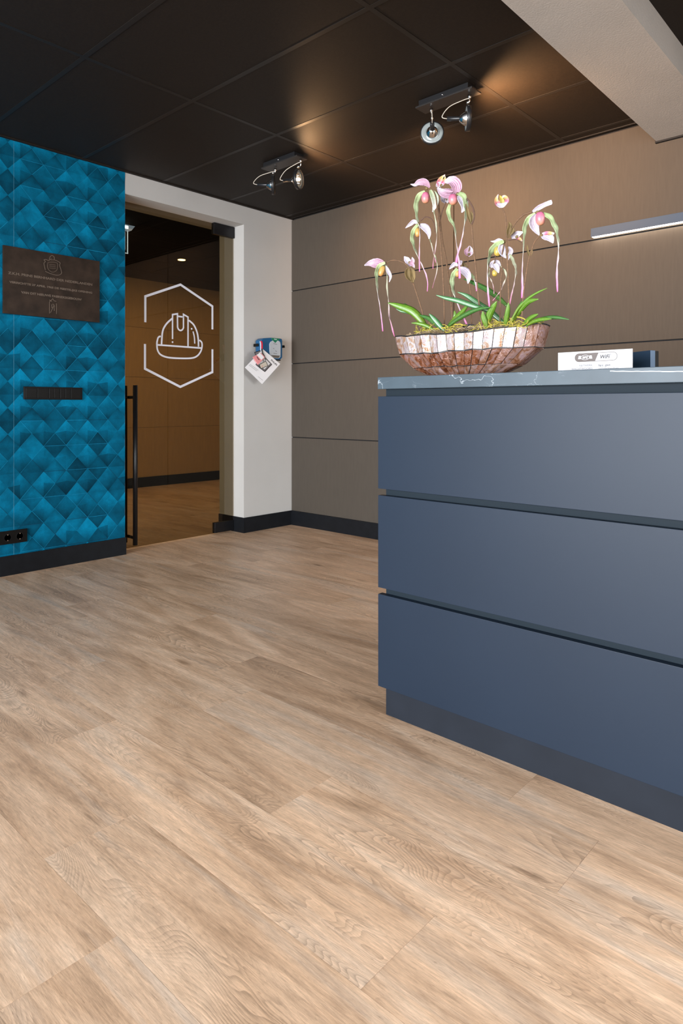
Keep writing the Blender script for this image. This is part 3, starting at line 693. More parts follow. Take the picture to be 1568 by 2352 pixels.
# ------------------------------------------------------------------ things on the left wall
pl = empty('bronze_plaque', (XW + .004, 1.884, 1.785), label='dark bronze commemorative plaque with raised lettering on the teal wallpaper', category='plaque')
box('plate', (0, -.306, -.206), (.014, .306, .202), M['bronze'], pl, bevel=.0012)
def plaque_text(s, px0, py0, px1, h):
    a = on_x(px0, py0, XW + .018); b_ = on_x(px1, py0, XW + .018)
    text('lettering', s, h, (.0138, a.y - 1.884, a.z - 1.785), (0, 1, 0), (0, 0, 1), M['bronze_lit'], pl, depth=.0012, width=b_.y - a.y, bold=.0006)
plaque_text('Z.K.H. PRINS BERNHARD DER NEDERLANDEN', 19, 629, 212, .020)
plaque_text('VERRICHTTE 27 APRIL 1965 DE FEESTELIJKE OPENING', 22, 649.5, 212, .0165)
plaque_text('VAN DIT NIEUWE FABRIEKSGEBOUW', 49, 673.5, 188, .0185)
bm = bmesh.new()
def W(px, py): p = on_x(px, py, XW + .018); return Vector((.0138, p.y - 1.884, p.z - 1.785))
for pts_ in ([(104, 620), (102, 612), (101, 604), (104, 601), (101, 597), (105, 596), (112, 598), (118, 594)],):
    add_stroke(bm, spline([W(*p) for p in pts_], 3), .0032, (1, 0, 0), .002)
add_stroke(bm, spline([W(*p) for p in ((113, 596), (115, 590), (119, 587), (124, 590), (125, 597))], 4), .003, (1, 0, 0), .002)
add_stroke(bm, spline([W(*p) for p in ((104, 623), (112, 627), (124, 631), (134, 632), (141, 628), (140, 620), (137, 610), (138, 604), (132, 600), (125, 597), (117, 597))], 4), .003, (1, 0, 0), .002)
add_stroke(bm, spline([W(*p) for p in ((110, 603), (109, 613), (113, 621), (121, 625), (130, 621), (132, 611), (131, 604), (120, 602), (110, 603))], 3), .0022, (1, 0, 0), .0016)
for y_ in (607, 611, 615): add_stroke(bm, [W(113, y_), W(128, y_ + 2.2)], .002, (1, 0, 0), .0014)
finish(bm, 'coat_of_arms', M['bronze_lit'], pl)
bm = bmesh.new()
for pts_ in ([(113.5, 720), (113.5, 694), (115, 691), (119, 692.5)], [(129.5, 721), (129.5, 697)], [(116, 718), (124, 701), (121, 698)], [(124, 705), (124.5, 714)], [(119, 699), (119, 707), (126, 703)], [(113, 689), (117, 690.5), (121, 686), (124, 691), (129, 692)]):
    add_stroke(bm, [W(*p) for p in pts_], .0030, (1, 0, 0), .002)
finish(bm, 'crest', M['bronze_lit'], pl)

sw = empty('light_switch_panel', (XW + .004, 1.8865, 1.103), label='glossy black five-gang light switch plate on the teal wallpaper below the plaque', category='light switch')
box('frame', (0, -.187, -.0395), (.008, .187, .0395), M['blackplastic'], sw, bevel=.002)
for i in range(5):
    c = -.142 + i * .071
    if i in (2, 3):
        for h_ in (-1, 1): box('rocker', (.006, c + (h_ - 1) * .0165 + .0005 - .000, -.031), (.0125, c + (h_ + 1) * .0165 - .0005, .031), M['blackplastic'], sw, bevel=.0015)
    else: box('rocker', (.006, c - .0335, -.031), (.0125, c + .0335, .031), M['blackplastic'], sw, bevel=.0015)
so = empty('wall_socket', (XW + .004, 1.6405, 0.230), label='black multiple power socket low on the teal wall above the skirting', category='socket')
box('frame', (0, -.150, -.040), (.009, .0805, .040), M['blackplastic'], so, bevel=.002)
for c in (.0345, -.0365, -.1075):
    bm = bmesh.new(); add_lathe(bm, [(.0, .0215), (.0035, .0215), (.0035, .0195), (-.009, .0185)], (.009, c, 0), (1, 0, 0), 28); finish(bm, 'socket_well', M['black'], so, smooth=False)
    box('earth_contact', (.006, c - .003, .014), (.0135, c + .003, .0195), M['chrome'], so); box('earth_contact', (.006, c - .003, -.0195), (.0135, c + .003, -.014), M['chrome'], so)

# defibrillator
XA = XW + .085
def A(cx_, cy_, X=None): return on_x(540 + cx_ / 9.8, 740 + cy_ / 9.8, XA if X is None else X)
ae = empty('defibrillator', (XW, 3.74, 1.50), label='blue wall-mounted defibrillator with a grey clear front window, right of the glass door', category='defibrillator')
o_ = Vector((XW, 3.74, 1.50))
def aprism(name, pts, X0, X1, m, bevel=.004, label=None, parent=ae, org=o_):
    bm = bmesh.new(); P_ = [A(*p, X=X1) for p in pts]
    add_prism(bm, [Vector((X0, p.y, p.z)) - org for p in P_], (X1 - X0, 0, 0)); bmesh.ops.recalc_face_normals(bm, faces=bm.faces)
    if bevel: bmesh.ops.bevel(bm, geom=list(bm.edges), offset=bevel, segments=2, profile=.6, affect='EDGES', clamp_overlap=True)
    o = finish(bm, name, m, parent)
    if label: o['label'] = label
    return o
aprism('case', [(585, 400), (640, 358), (820, 348), (1050, 372), (1062, 420), (1062, 800), (1020, 842), (900, 838), (620, 800), (590, 740)], XW + .012, XA, M['blueplastic'], .007)
aprism('status_panel', [(815, 352), (1005, 368), (985, 410), (900, 470), (835, 410)], XA - .002, XA + .004, M['greenplastic'], .001, 'green top strip')
aprism('window', [(775, 490), (800, 440), (850, 412), (905, 470), (960, 412), (1010, 440), (1025, 500), (1022, 780), (985, 815), (860, 808), (782, 740)], XA - .002, XA + .006, M['clear'], .002, 'grey clear window')
aprism('window_rim', [(800, 740), (1010, 752), (975, 806), (865, 798)], XA + .005, XA + .009, M['chrome'], .001)
bm = bmesh.new()
bm.free()
for a_, b_ in (((860, 480), (940, 500)), ((850, 590), (880, 600)), ((905, 640), (935, 668)), ((860, 700), (940, 712))):
    bm = bmesh.new(); p, q = A(*a_, X=XA + .0065), A(*b_, X=XA + .0065); add_stroke(bm, [p - o_, q - o_], .004, (1, 0, 0), .0004); finish(bm, 'window_print', M['inkgrey'], ae)
t_ = A(875, 392, XA + .0045); text('status_lettering', 'Ready', .012, t_ - o_, (0, 1, 0), (0, 0, 1), M['white'], ae)
for pts_ in ([(505, 480), (575, 480), (575, 550), (505, 545)], [(1055, 520), (1112, 518), (1120, 575), (1055, 582)]):
    aprism('wall_bracket', pts_, XW + .002, XA - .03, M['blackplastic'], .002)
aprism('foot', [(900, 835), (1025, 845), (1020, 868), (930, 858)], XW + .002, XA - .02, M['blackplastic'], .001)
# booklet, strap, cards
XBK = XA + .020
def thing_flat(name, pts, X, th, m, label, cat, grp=None):
    c = A(*[sum(p[i] for p in pts) / len(pts) for i in (0, 1)], X=X); r = empty(name, c, label=label, category=cat)
    if grp: r['group'] = grp
    bm = bmesh.new(); add_prism(bm, [A(*p, X=X) - c for p in pts], (th, 0, 0)); bmesh.ops.recalc_face_normals(bm, faces=bm.faces)
    finish(bm, 'sheet', m, r); return r, c
bk, bc = thing_flat('booklet', [(215, 1020), (620, 610), (1003, 940), (600, 1392)], XBK, .004, M['white'], 'white manual booklet hanging tilted in front of the defibrillator', 'booklet')
bm = bmesh.new(); add_prism(bm, [A(*p, X=XBK + .0041) - bc for p in ((450, 950), (660, 770), (830, 945), (675, 1120))], (.0003, 0, 0)); finish(bm, 'cover_photo', M['inkgrey'], bk)
bm = bmesh.new(); add_prism(bm, [A(*p, X=XBK + .0044) - bc for p in ((500, 935), (655, 800), (785, 935), (660, 1060))], (.0003, 0, 0)); finish(bm, 'photo_subject', M['white'], bk)
bm = bmesh.new(); add_stroke(bm, [A(*p, X=XBK + .0046) - bc for p in ((470, 960), (660, 1110), (825, 950))], .006, (1, 0, 0), .0003); finish(bm, 'photo_edge', M['ink'], bk)
t0, t1 = A(800, 862, XBK + .0042), A(930, 985, XBK + .0042); dx = (t1 - t0).normalized(); up = Vector((1, 0, 0)).cross(dx)
text('brand_lettering', 'PHILIPS', .020, t0 - bc, dx, up, M['ink'], bk, width=(t1 - t0).length, bold=.0004)
for (a_, b_) in (((330, 945), (520, 1085)), ((310, 965), (490, 1100)), ((515, 1225), (620, 1310))):
    bm = bmesh.new(); add_stroke(bm, [A(*a_, X=XBK + .0042) - bc, A(*b_, X=XBK + .0042) - bc], .0022, (1, 0, 0), .0002); finish(bm, 'small_print', M['inkgrey'], bk)
gt, gc = thing_flat('plastic_sleeve', [(435, 680), (565, 640), (640, 760), (480, 830)], XBK - .006, .003, M['inkgrey'], 'small grey plastic sleeve with a black edge behind the pink card', 'sleeve')
bm = bmesh.new(); add_stroke(bm, [A(*p, X=XBK - .003) - gc for p in ((455, 735), (435, 680), (565, 640))], .005, (1, 0, 0), .0008); finish(bm, 'edging', M['black'], gt)
pk, pc = thing_flat('pink_card', [(385, 785), (560, 690), (650, 790), (500, 955)], XBK + .010, .010, M['pinkcard'], 'pink and white card packet hanging over the white booklet', 'card')
bm = bmesh.new(); add_prism(bm, [A(*p, X=XBK + .0202) - pc for p in ((480, 735), (560, 692), (648, 790), (590, 850))], (.0003, 0, 0)); finish(bm, 'pale_corner', M['white'], pk)
bm = bmesh.new(); add_stroke(bm, [A(*p, X=XBK + .0205) - pc for p in ((490, 775), (520, 830), (545, 845))], .007, (1, 0, 0), .0003); finish(bm, 'print_mark', M['ink'], pk)
tg, tc_ = thing_flat('framed_tag', [(542, 955), (685, 880), (735, 980), (575, 1045)], XBK + .014, .003, mat('cream_tag', (.55, .50, .42), .5), 'small cream tag in a black frame hanging in front of the booklet', 'tag')
bm = bmesh.new(); add_stroke(bm, [A(*p, X=XBK + .0171) - tc_ for p in ((542, 955), (685, 880), (735, 980), (575, 1045))], .0035, (1, 0, 0), .001, closed=True); finish(bm, 'tag_frame', M['black'], tg)
bm = bmesh.new(); c0 = A(608, 988, XBK + .0175) - tc_; add_stroke(bm, [c0 + Vector((0, math.cos(k * .7854), math.sin(k * .7854))) * .004 for k in range(8)], .0014, (1, 0, 0), .0004, closed=True); finish(bm, 'tag_mark', M['red'], tg)
tube('lanyard', [A(*p, X=XBK + .016) - tc_ for p in ((690, 885), (640, 730), (600, 630), (620, 760), (640, 890))], .0018, M['black'], tg)
rh = empty('red_scissors', A(590, 520, XBK + .012), label='red handled scissors hooked on the left end of the defibrillator', category='scissors')
rc = Vector(rh.location)
bm = bmesh.new(); add_stroke(bm, spline([A(*p, X=XBK + .010) - rc for p in ((568, 432), (592, 450), (600, 520), (598, 600))], 4), .0085, (1, 0, 0), .006); finish(bm, 'handle', M['red'], rh)
tube('strap', spline([A(*p, X=XBK + .008) - rc for p in ((560, 430), (570, 520), (572, 640))], 4), .003, M['white'], rh)
for pts_ in (((598, 600), (625, 760), (640, 900)), ((600, 600), (650, 730), (690, 850))):
    tube('blade', [A(*p, X=XBK + .012) - rc for p in pts_], [.004, .003, .0012], M['steel'], rh)

# ------------------------------------------------------------------ LED bar on the back wall
lb = empty('wall_light_bar', (-1.569, YB - .010, 2.05), label='long slim blue-grey wall light bar glowing white underneath', category='wall light')
box('housing', (0, -.034, -.022), (2.2, 0, .029), M['alu'], lb, bevel=.001)
box('diffuser', (.006, -.032, -.0235), (2.195, -.003, -.0215), M['ledstrip'], lb)

# ------------------------------------------------------------------ ceiling spotlights
def fixture(corner_x, y0, stems, label, lbl2):
    r = empty('spotlight_fixture', (corner_x + .17, y0 + .045, ZC), label=label, category='ceiling light', group='black two-lamp ceiling spotlight fixtures')
    org = Vector(r.location)
    box('base_plate', (-.172, -.046, -.034), (.172, .046, -.026), M['base'], r, bevel=.001)
    box('base_box', (-.150, -.046, -.0265), (.150, .034, 0), M['lampblack'], r)
    lathe('screw', [(0, .004), (.004, .004), (.006, .002)], (0, -.046, -.016), (0, -1, 0), M['chrome'], r, 10)
    for (sx, sy, cxp, cyp, dirv, lit, sock) in stems:
        top = Vector((sx, sy, ZC - .040)); D = Vector(dirv).normalized()
        rd = ray(cxp, cyp); t = (sy) / rd.y; c = Vector((rd.x * t, rd.y * t, HC + rd.z * t))
        c.x = c.x * 1.0
        st = empty('spot_head', (0, 0, 0)); bpy.data.objects.remove(st)
        head_top = Vector((c.x, c.y, c.z + .072))
        stem = tube('stem', [top - org, Vector((top.x, top.y, c.z + .085)) - org, head_top - org], .0035, M['chrome'], r, n=10)
        lathe('stem_socket', [(0, .010), (.016, .008), (.020, .0045)], top - org, (0, 0, -1), M['chrome'], r, 14)
        bm = bmesh.new(); bmesh.ops.create_uvsphere(bm, u_segments=12, v_segments=8, radius=.008, matrix=Matrix.Translation(head_top + Vector((0, 0, .008)) - org)); finish(bm, 'joint_ball', M['chrome'], r, smooth=True)
        # lamp head: black ring, chrome reflector bowl seen from outside, socket behind
        ring = lathe('lamp_ring', [(-.010, .058), (-.010, .0625), (.012, .0625), (.012, .058), (-.010, .058)], c - org, D, M['lampblack'], r, 40, False)
        bm = bmesh.new(); add_lathe(bm, [(-.044, .013), (-.040, .018), (-.030, .026), (-.016, .0335), (-.004, .038), (.002, .0385), (.001, .0375), (-.005, .036), (-.016, .031), (-.030, .024), (-.038, .012)], c - org, D, 40)
        refl = finish(bm, 'reflector', M['chrome'], r, smooth=True)
        lathe('lamp_rim', [(-.006, .0375), (-.0085, .044), (-.0065, .050), (-.0085, .0575), (.004, .0575), (.001, .050), (.003, .044), (.001, .0375), (-.006, .0375)], c - org, D, M['rim'], r, 40, False)
        lathe('socket', [(-.105, .0085), (-.105, .0115), (-.045, .0115), (-.040, .014)], c - org, D, M['lampblack'], r, 18)
        lathe('burner', [(-.022, .003), (-.018, .008), (-.004, .009), (.002, .004)], c - org, D, M['bulb'] if lit else M['steel'], r, 14)
        if not lit: lathe('glare_cap', [(.0, .016), (.002, .016), (.006, .010)], c - org, D, M['lampblack'], r, 18)
        back = c - D * .105
        p0 = Vector((top.x, top.y, top.z - .018))
        mid = (p0 + back) / 2 + (-D) * .045 + Vector((0, 0, .010))
        q = back - D * .025
        tube('power_cable', spline([p0 - org, p0 - D * .030 - org + Vector((0, 0, -.008)), mid - org, q + Vector((0, 0, .012)) - org, back - org], 8), .0022, M['cable'], r, n=8)
        if sock: spot('spot_beam', c + D * .012, sock[0], sock[1], sock[2], sock[3], (1.0, 0.55, 0.25), sock[4])
    return r
W_ = lambda d: d
fixture(-2.090, 2.880, [(-2.023, 2.928, 992, 306, (-.57, .82, -.10), False, ((-.50, .85, -.22), 125, 95, 1.0, .03)),
                        (-1.790, 2.928, 1074, 272, (.77, .64, 0), False, ((.70, .70, -.05), 95, 168, .8, .03))],
        'black two-lamp ceiling spotlight nearest the concrete beam, above the orchids', '')
fixture(-3.384, 2.920, [(-3.296, 2.966, 627, 425, (.70, .72, 0), False, ((.60, .60, -.5), 34, 150, .8, .03)),
                        (-3.055, 2.966, 685, 412, (.91, .36, -.05), True, ((.80, .50, .0), 20, 170, .6, .03))],
        'black two-lamp ceiling spotlight further left, one lamp glaring', '')

# ------------------------------------------------------------------ reception counter
CX0, CX1, CYF = -1.390, 0.10, 1.705
rc_ = empty('reception_counter', ((CX0 + CX1) / 2, 2.05, 0), label='anthracite blue reception counter with three wide handleless fronts', category='counter')
oc = Vector(rc_.location)
def cbox(name, lo, hi, m, bevel=0, **p): return box(name, tuple(a - b for a, b in zip(lo, oc)), tuple(a - b for a, b in zip(hi, oc)), m, rc_, bevel, **p)
cbox('plinth', (CX0 + .016, CYF + .022, 0), (CX1, 2.42, .098), M['plinth'])
cbox('carcass', (CX0 + .016, CYF + .0225, .098), (CX1, 2.42, 1.077), M['carcass'])
for z0, z1 in ((.097, .401), (.423, .727), (.749, 1.053)):
    cbox('drawer_front', (CX0, CYF, z0), (CX1, CYF + .0222, z1), M['counter'], .0008)
ct = box('countertop', ((CX0 - .001), CYF - .001, 1.077), (CX1 + .02, 2.44, 1.116), M['stone'], None, .0015, label='blue-grey marble countertop slab with white veins on the reception counter', category='countertop')

# sign
YS_ = 2.05
def SG(px, py): return on_y(px, py, YS_)
a, b_ = SG(1281, 808), SG(1452, 803); zt_ = (a.z + b_.z) / 2
sg = empty('wifi_sign', ((a.x + b_.x) / 2, YS_, 1.116), label='white guest WiFi information card standing on the countertop', category='sign')
os_ = Vector(sg.location); hw = (b_.x - a.x) / 2
box('card', (-hw, 0, 0), (hw, .003, zt_ - 1.116), M['cardwhite'], sg, bevel=.0005)
box('stand', (-hw * .6, .003, 0), (hw * .6, .045, .008), M['clearplate'], sg)
FX = Vector((1, 0, 0)); UP = Vector((0, 0, 1))
def S2(px, py, d=0): p = SG(px, py); return Vector((p.x, YS_ - d, p.z)) - os_
pc0, pc1 = SG(1320, 821), SG(1417, 820)   # pill ends
zc = (SG(1345, 821).z); hx0, hx1 = pc0.x - os_.x, pc1.x - os_.x; rr = .0127; zc -= os_.z
def pill(x0, x1, r_, n=10):
    out = [Vector((x0 + r_ - r_ * math.sin(k / n * math.pi), -.0002, zc + r_ * math.cos(k / n * math.pi))) for k in range(n + 1)]
    out += [Vector((x1 - r_ + r_ * math.sin(k / n * math.pi), -.0002, zc - r_ * math.cos(k / n * math.pi))) for k in range(n + 1)]
    return out
bm = bmesh.new(); add_stroke(bm, pill(hx0, hx1, rr), .0014, (0, -1, 0), .0003, closed=True); finish(bm, 'pill_outline', M['inkbrown'], sg)
spx = S2(1366, 828).x; spx2 = S2(1374, 812).x
bm = bmesh.new(); left_ = [Vector((hx0 + rr - rr * math.sin(k / 10 * math.pi), -.0001, zc + rr * math.cos(k / 10 * math.pi))) for k in range(11)]
add_prism(bm, left_ + [Vector((spx, -.0001, zc - rr)), Vector((spx2, -.0001, zc + rr))], (0, -.0003, 0)); bmesh.ops.recalc_face_normals(bm, faces=bm.faces); finish(bm, 'pill_fill', M['inkbrown'], sg)
cxl = (hx0 + spx) / 2 + .001
bm = bmesh.new()
for s_ in (-1, 1): add_prism(bm, [Vector((cxl + s_ * .0135, -.0004, zc - .0045)), Vector((cxl + s_ * .0225, -.0004, zc - .0045)), Vector((cxl + s_ * .0205, -.0004, zc + .0055)), Vector((cxl + s_ * .0135, -.0004, zc + .0055))], (0, -.0002, 0))
add_stroke(bm, [Vector((cxl + .0135 * math.cos(k * math.pi / 10), -.0004, zc + .0075 * math.sin(k * math.pi / 10))) for k in range(20)], .0011, (0, -1, 0), .0002, closed=True)
bmesh.ops.recalc_face_normals(bm, faces=bm.faces); finish(bm, 'logo', M['cardwhite'], sg)
text('logo_lettering', 'BPZ', .0095, Vector((cxl - .009, -.0005, zc - .0034)), FX, UP, M['white'], sg, shear=.25, bold=.0002, width=.0185, depth=.0002)
text('wifi_lettering', 'WiFi', .0155, Vector((spx2 + .0035, -.0003, zc - .0055)), FX, UP, M['ink'], sg, shear=.25, bold=.0003, width=.029, depth=.0002)
bm = bmesh.new(); wc = Vector((spx2 + .0325, -.0003, zc + .002))
for r_ in (.003, .0052, .0074): add_stroke(bm, [wc + Vector((math.sin(t) * r_, 0, math.cos(t) * r_)) for t in (0.1, .5, .9, 1.3)], .0009, (0, -1, 0), .0002)
finish(bm, 'wifi_waves', M['inkgrey'], sg)
def sgtext(nm, s, px0, px1, py, size, m):
    a, b_ = S2(px0, py), S2(px1, py); text(nm, s, size, Vector((a.x, -.0003, a.z)), FX, UP, m, sg, width=b_.x - a.x, depth=.0002)
sgtext('lettering', 'NETWERK:', 1330, 1361, 842, .0082, M['inkgrey'])
sgtext('lettering', 'bpz_gast', 1374, 1401, 841, .0088, M['ink'])
sgtext('lettering', 'WACHTWOORD:', 1312, 1361, 850, .0082, M['inkgrey'])
sgtext('lettering', 'veiligdenkendoen', 1374, 1420, 849, .0088, M['inkgrey'])
# dark holder behind the sign
YH = 2.20
p0, p1, p2 = on_y(1436, 810, YH + .06), on_y(1493, 804.5, YH), on_y(1512, 807, YH + .035)
hd = empty('card_holder', (p1.x, p1.y, 1.116), label='glossy dark navy upright card holder on the countertop behind the WiFi card', category='holder')
oh = Vector(hd.location)
bm = bmesh.new(); zt = p1.z - oh.z
A0, B0, C0 = Vector((p0.x, p0.y, 0)) - Vector((oh.x, oh.y, 0)), Vector((0, 0, 0)), Vector((p2.x, p2.y, 0)) - Vector((oh.x, oh.y, 0))
D0 = A0 + (C0 - B0)
add_prism(bm, [A0, B0, C0 - (C0 - B0) * .45, D0 - (D0 - A0) * .45], (0, 0, zt)); bmesh.ops.recalc_face_normals(bm, faces=bm.faces); finish(bm, 'front_leaf', M['navy'], hd)
bm = bmesh.new(); E0 = (C0 - B0); add_prism(bm, [B0 - E0 * .01 + (B0 - A0).normalized() * .0006, B0 + E0 * .56 + (B0 - A0).normalized() * .0006, B0 + E0 * .56, B0], (0, 0, zt * .995)); bmesh.ops.recalc_face_normals(bm, faces=bm.faces); finish(bm, 'edge_strip', M['navyedge'], hd)
bm = bmesh.new(); add_prism(bm, [A0 + E0 * .57, B0 + E0 * .57, C0, D0], (0, 0, zt * .985)); bmesh.ops.recalc_face_normals(bm, faces=bm.faces); finish(bm, 'back_leaf', M['blackplastic'], hd)

# ------------------------------------------------------------------ mother-of-pearl bowl
BYC = 1.95; BXC = -1.205
bowl = empty('planter_bowl', (BXC, BYC, 1.1175), label='boat-shaped planter bowl of brown and white mother-of-pearl shell tiles', category='bowl')
NB = 38
def bring(a, b_, z, lift, e=2.6, zz=0.0, seedk=0):
    out = []
    for k in range(NB):
        t = 2 * math.pi * (k + .5) / NB
        c_, s_ = math.cos(t), math.sin(t)
        # even spacing along a long, squarish oval
        x = a * math.copysign(abs(c_) ** (2 / e), c_); y = b_ * math.copysign(abs(s_) ** (2 / e), s_)
        out.append(Vector((x, y, z + lift * (abs(x) / a) ** 3 + (zz if k % 2 else -zz))))
    return out
def resample(loop):
    n = len(loop); L_ = [0]
    for i in range(n): L_.append(L_[-1] + (loop[(i + 1) % n] - loop[i]).length)
    out = []; tot = L_[-1]
    for k in range(NB):
        d_ = tot * k / NB; i = max(j for j in range(n) if L_[j] <= d_ + 1e-9)
        t = (d_ - L_[i]) / (L_[i + 1] - L_[i]); out.append(loop[i].lerp(loop[(i + 1) % n], t))
    return out
def boat(a, b_, z, lift, e, n=160):
    out = []
    for k in range(n):
        t = 2 * math.pi * k / n; c_, s_ = math.cos(t), math.sin(t)
        x = a * math.copysign(abs(c_) ** (2 / e), c_); y = b_ * math.copysign(abs(s_) ** (2 / e), s_)
        out.append(Vector((x, y, z + lift * (abs(x) / a) ** 3)))
    return resample(out)
r0 = boat(.290, .098, .143, .014, 2.3); r1 = boat(.270, .092, .084, .004, 2.3); r2 = boat(.205, .072, .037, .000, 2.4); r3 = boat(.112, .044, .000, 0, 2.4)
for rr_, am in ((r0, .0022), (r1, .0030), (r2, .0026)):
    for k in range(NB):
        o_n = Vector((rr_[k].x, rr_[k].y * 3, 0)).normalized(); rr_[k] += o_n * (am if k % 2 else -am) + Vector((0, 0, random.uniform(-.0028, .0028)))
rings_ = [r0, r1, r2, r3]
bm = bmesh.new(); vr = [[bm.verts.new(p * 0.985 if i < 3 else p) for p in rg] for i, rg in enumerate(rings_)]
for A_, B_ in zip(vr, vr[1:]):
    for k in range(NB): bm.faces.new((A_[k], B_[k], B_[(k + 1) % NB], A_[(k + 1) % NB]))
bm.faces.new(vr[3]); inner = [bm.verts.new(Vector((p.x * .95, p.y * .90, p.z - .004))) for p in r0]; deep = [bm.verts.new(Vector((p.x * .86, p.y * .8, .09))) for p in r0]
for k in range(NB):
    bm.faces.new((vr[0][k], vr[0][(k + 1) % NB], inner[(k + 1) % NB], inner[k])); bm.faces.new((inner[k], inner[(k + 1) % NB], deep[(k + 1) % NB], deep[k]))
bm.faces.new(deep); bmesh.ops.recalc_face_normals(bm, faces=bm.faces); finish(bm, 'bowl_shell', M['lead'], bowl)
tube('rim', [p + Vector((0, 0, .001)) for p in r0] + [r0[0] + Vector((0, 0, .001))], .0022, M['lead'], bowl, n=6)
for lv in range(3):
    A_, B_ = rings_[lv], rings_[lv + 1]
    for k in range(NB):
        q = [A_[k], A_[(k + 1) % NB], B_[(k + 1) % NB], B_[k]]; c = sum(q, Vector()) / 4
        n_ = (q[1] - q[0]).cross(q[3] - q[0]).normalized()
        if n_.dot(Vector((c.x, c.y * 4, 0))) < 0: n_ = -n_
        bm = bmesh.new(); cl = bm.loops.layers.float_color.new('Col')
        ins = [p + (c - p).normalized() * .0024 for p in q]; cc = c + n_ * .0042
        lo = [bm.verts.new(p - n_ * .001) for p in ins]; hi = [bm.verts.new(p + n_ * .0026) for p in ins]; mid = [bm.verts.new((hi[i].co + hi[(i + 1) % 4].co) / 2 + n_ * .0006) for i in range(4)]; top = bm.verts.new(cc)
        bm.faces.new(lo)
        for i in range(4):
            j = (i + 1) % 4; bm.faces.new((lo[i], lo[j], hi[j], mid[i], hi[i])); bm.faces.new((hi[i], mid[i], top, mid[i - 1]))
        bmesh.ops.recalc_face_normals(bm, faces=bm.faces)
        ends = abs(c.x) / .28
        base_ = (.92 if lv == 0 else .12) * (1 - max(0, ends - .72) * 3.2) if lv == 0 else random.uniform(.0, .28)  # top row paler, fading at the ends: its window reflection is painted in
        v_ = min(1, max(0, base_ + random.uniform(-.18, .18)))
        for f in bm.faces:
            for lp in f.loops: lp[cl] = (v_, v_, v_, 1)
        finish(bm, 'shell_tile', M['shell'], bowl)
# moss filling
bm = bmesh.new(); rm = random.Random(3)
nx, ny = 60, 18; grid = []
for i in range(nx + 1):
    row = []
    for j in range(ny + 1):
        u, v = i / nx * 2 - 1, j / ny * 2 - 1
        x = .272 * u; y = .088 * v * (1 - abs(u) ** 2.6) ** .42
        h = .136 + .016 * max(0, 1 - u * u * 1.0) * (1 - v * v) + rm.uniform(-.004, .005) * (1 - abs(u) ** 8)
        row.append(bm.verts.new((x, y, h)))
    grid.append(row)
for i in range(nx):
    for j in range(ny): bm.faces.new((grid[i][j], grid[i + 1][j], grid[i + 1][j + 1], grid[i][j + 1]))
finish(bm, 'moss', M['moss'], bowl, smooth=True, kind='stuff')
bm = bmesh.new()
for _ in range(520):
    x = rm.uniform(-.20, .25); y = rm.uniform(-.085, .05) * (1 - (x / .29) ** 4); a = rm.uniform(0, 6.28); l = rm.uniform(.012, .035)
    p = Vector((x, y, .147 + .010 * (1 - (x / .27) ** 2)))
    add_tube(bm, [p, p + Vector((math.cos(a) * l * .5, math.sin(a) * l * .4, rm.uniform(.002, .009))), p + Vector((math.cos(a) * l, math.sin(a) * l * .6, rm.uniform(-.004, .004)))], .0006, 3, False)
finish(bm, 'dry_fibres', M['fibre'], bowl, kind='stuff')
bm = bmesh.new()
def C1(cx_, cy_, Y): return on_y(820 + cx_ / 3.136, 380 + cy_ / 3.136, Y)
OB = Vector((BXC, BYC, 1.116))
for cxx, cnt, sp in ((490, 34, 85), (660, 26, 70), (965, 40, 40), (1090, 26, 45), (1170, 40, 80), (880, 14, 40)):
    for _ in range(cnt):
        c_ = cxx + rm.gauss(0, sp * .55); Y = BYC + rm.uniform(-.085, .02)
        base_y = 1200 - (c_ - 450) * .045; p = C1(c_, base_y + rm.uniform(-30, 2), Y) - OB
        pts_ = [p]; a = rm.uniform(0, 6.28)
        for _k in range(4):
            a += rm.uniform(-1.2, 1.2); pts_.append(pts_[-1] + Vector((math.cos(a) * .010, rm.uniform(-.004, .004), math.sin(a) * .006)))
        add_tube(bm, spline(pts_, 3), .0011, 4, False)
for pl_ in ([(610, 1180), (660, 1158), (720, 1148), (755, 1150), (762, 1158)], [(950, 1130), (945, 1160), (975, 1175), (960, 1200)], [(1150, 1095), (1180, 1100), (1210, 1115), (1232, 1150)], [(560, 1185), (600, 1170), (640, 1178)]):
    add_tube(bm, spline([C1(*p, BYC - .06) - OB for p in pl_], 6), .0019, 5, True)
finish(bm, 'aerial_roots', M['root'], bowl, kind='stuff')
pt = C1(798, 1165, BYC + .02) - OB
lathe('nursery_pot', [(0, .017), (.030, .020), (.031, .022), (.035, .022)], (pt.x, pt.y, .146), (0.05, 0, 1), M['pot'], bowl, 20)

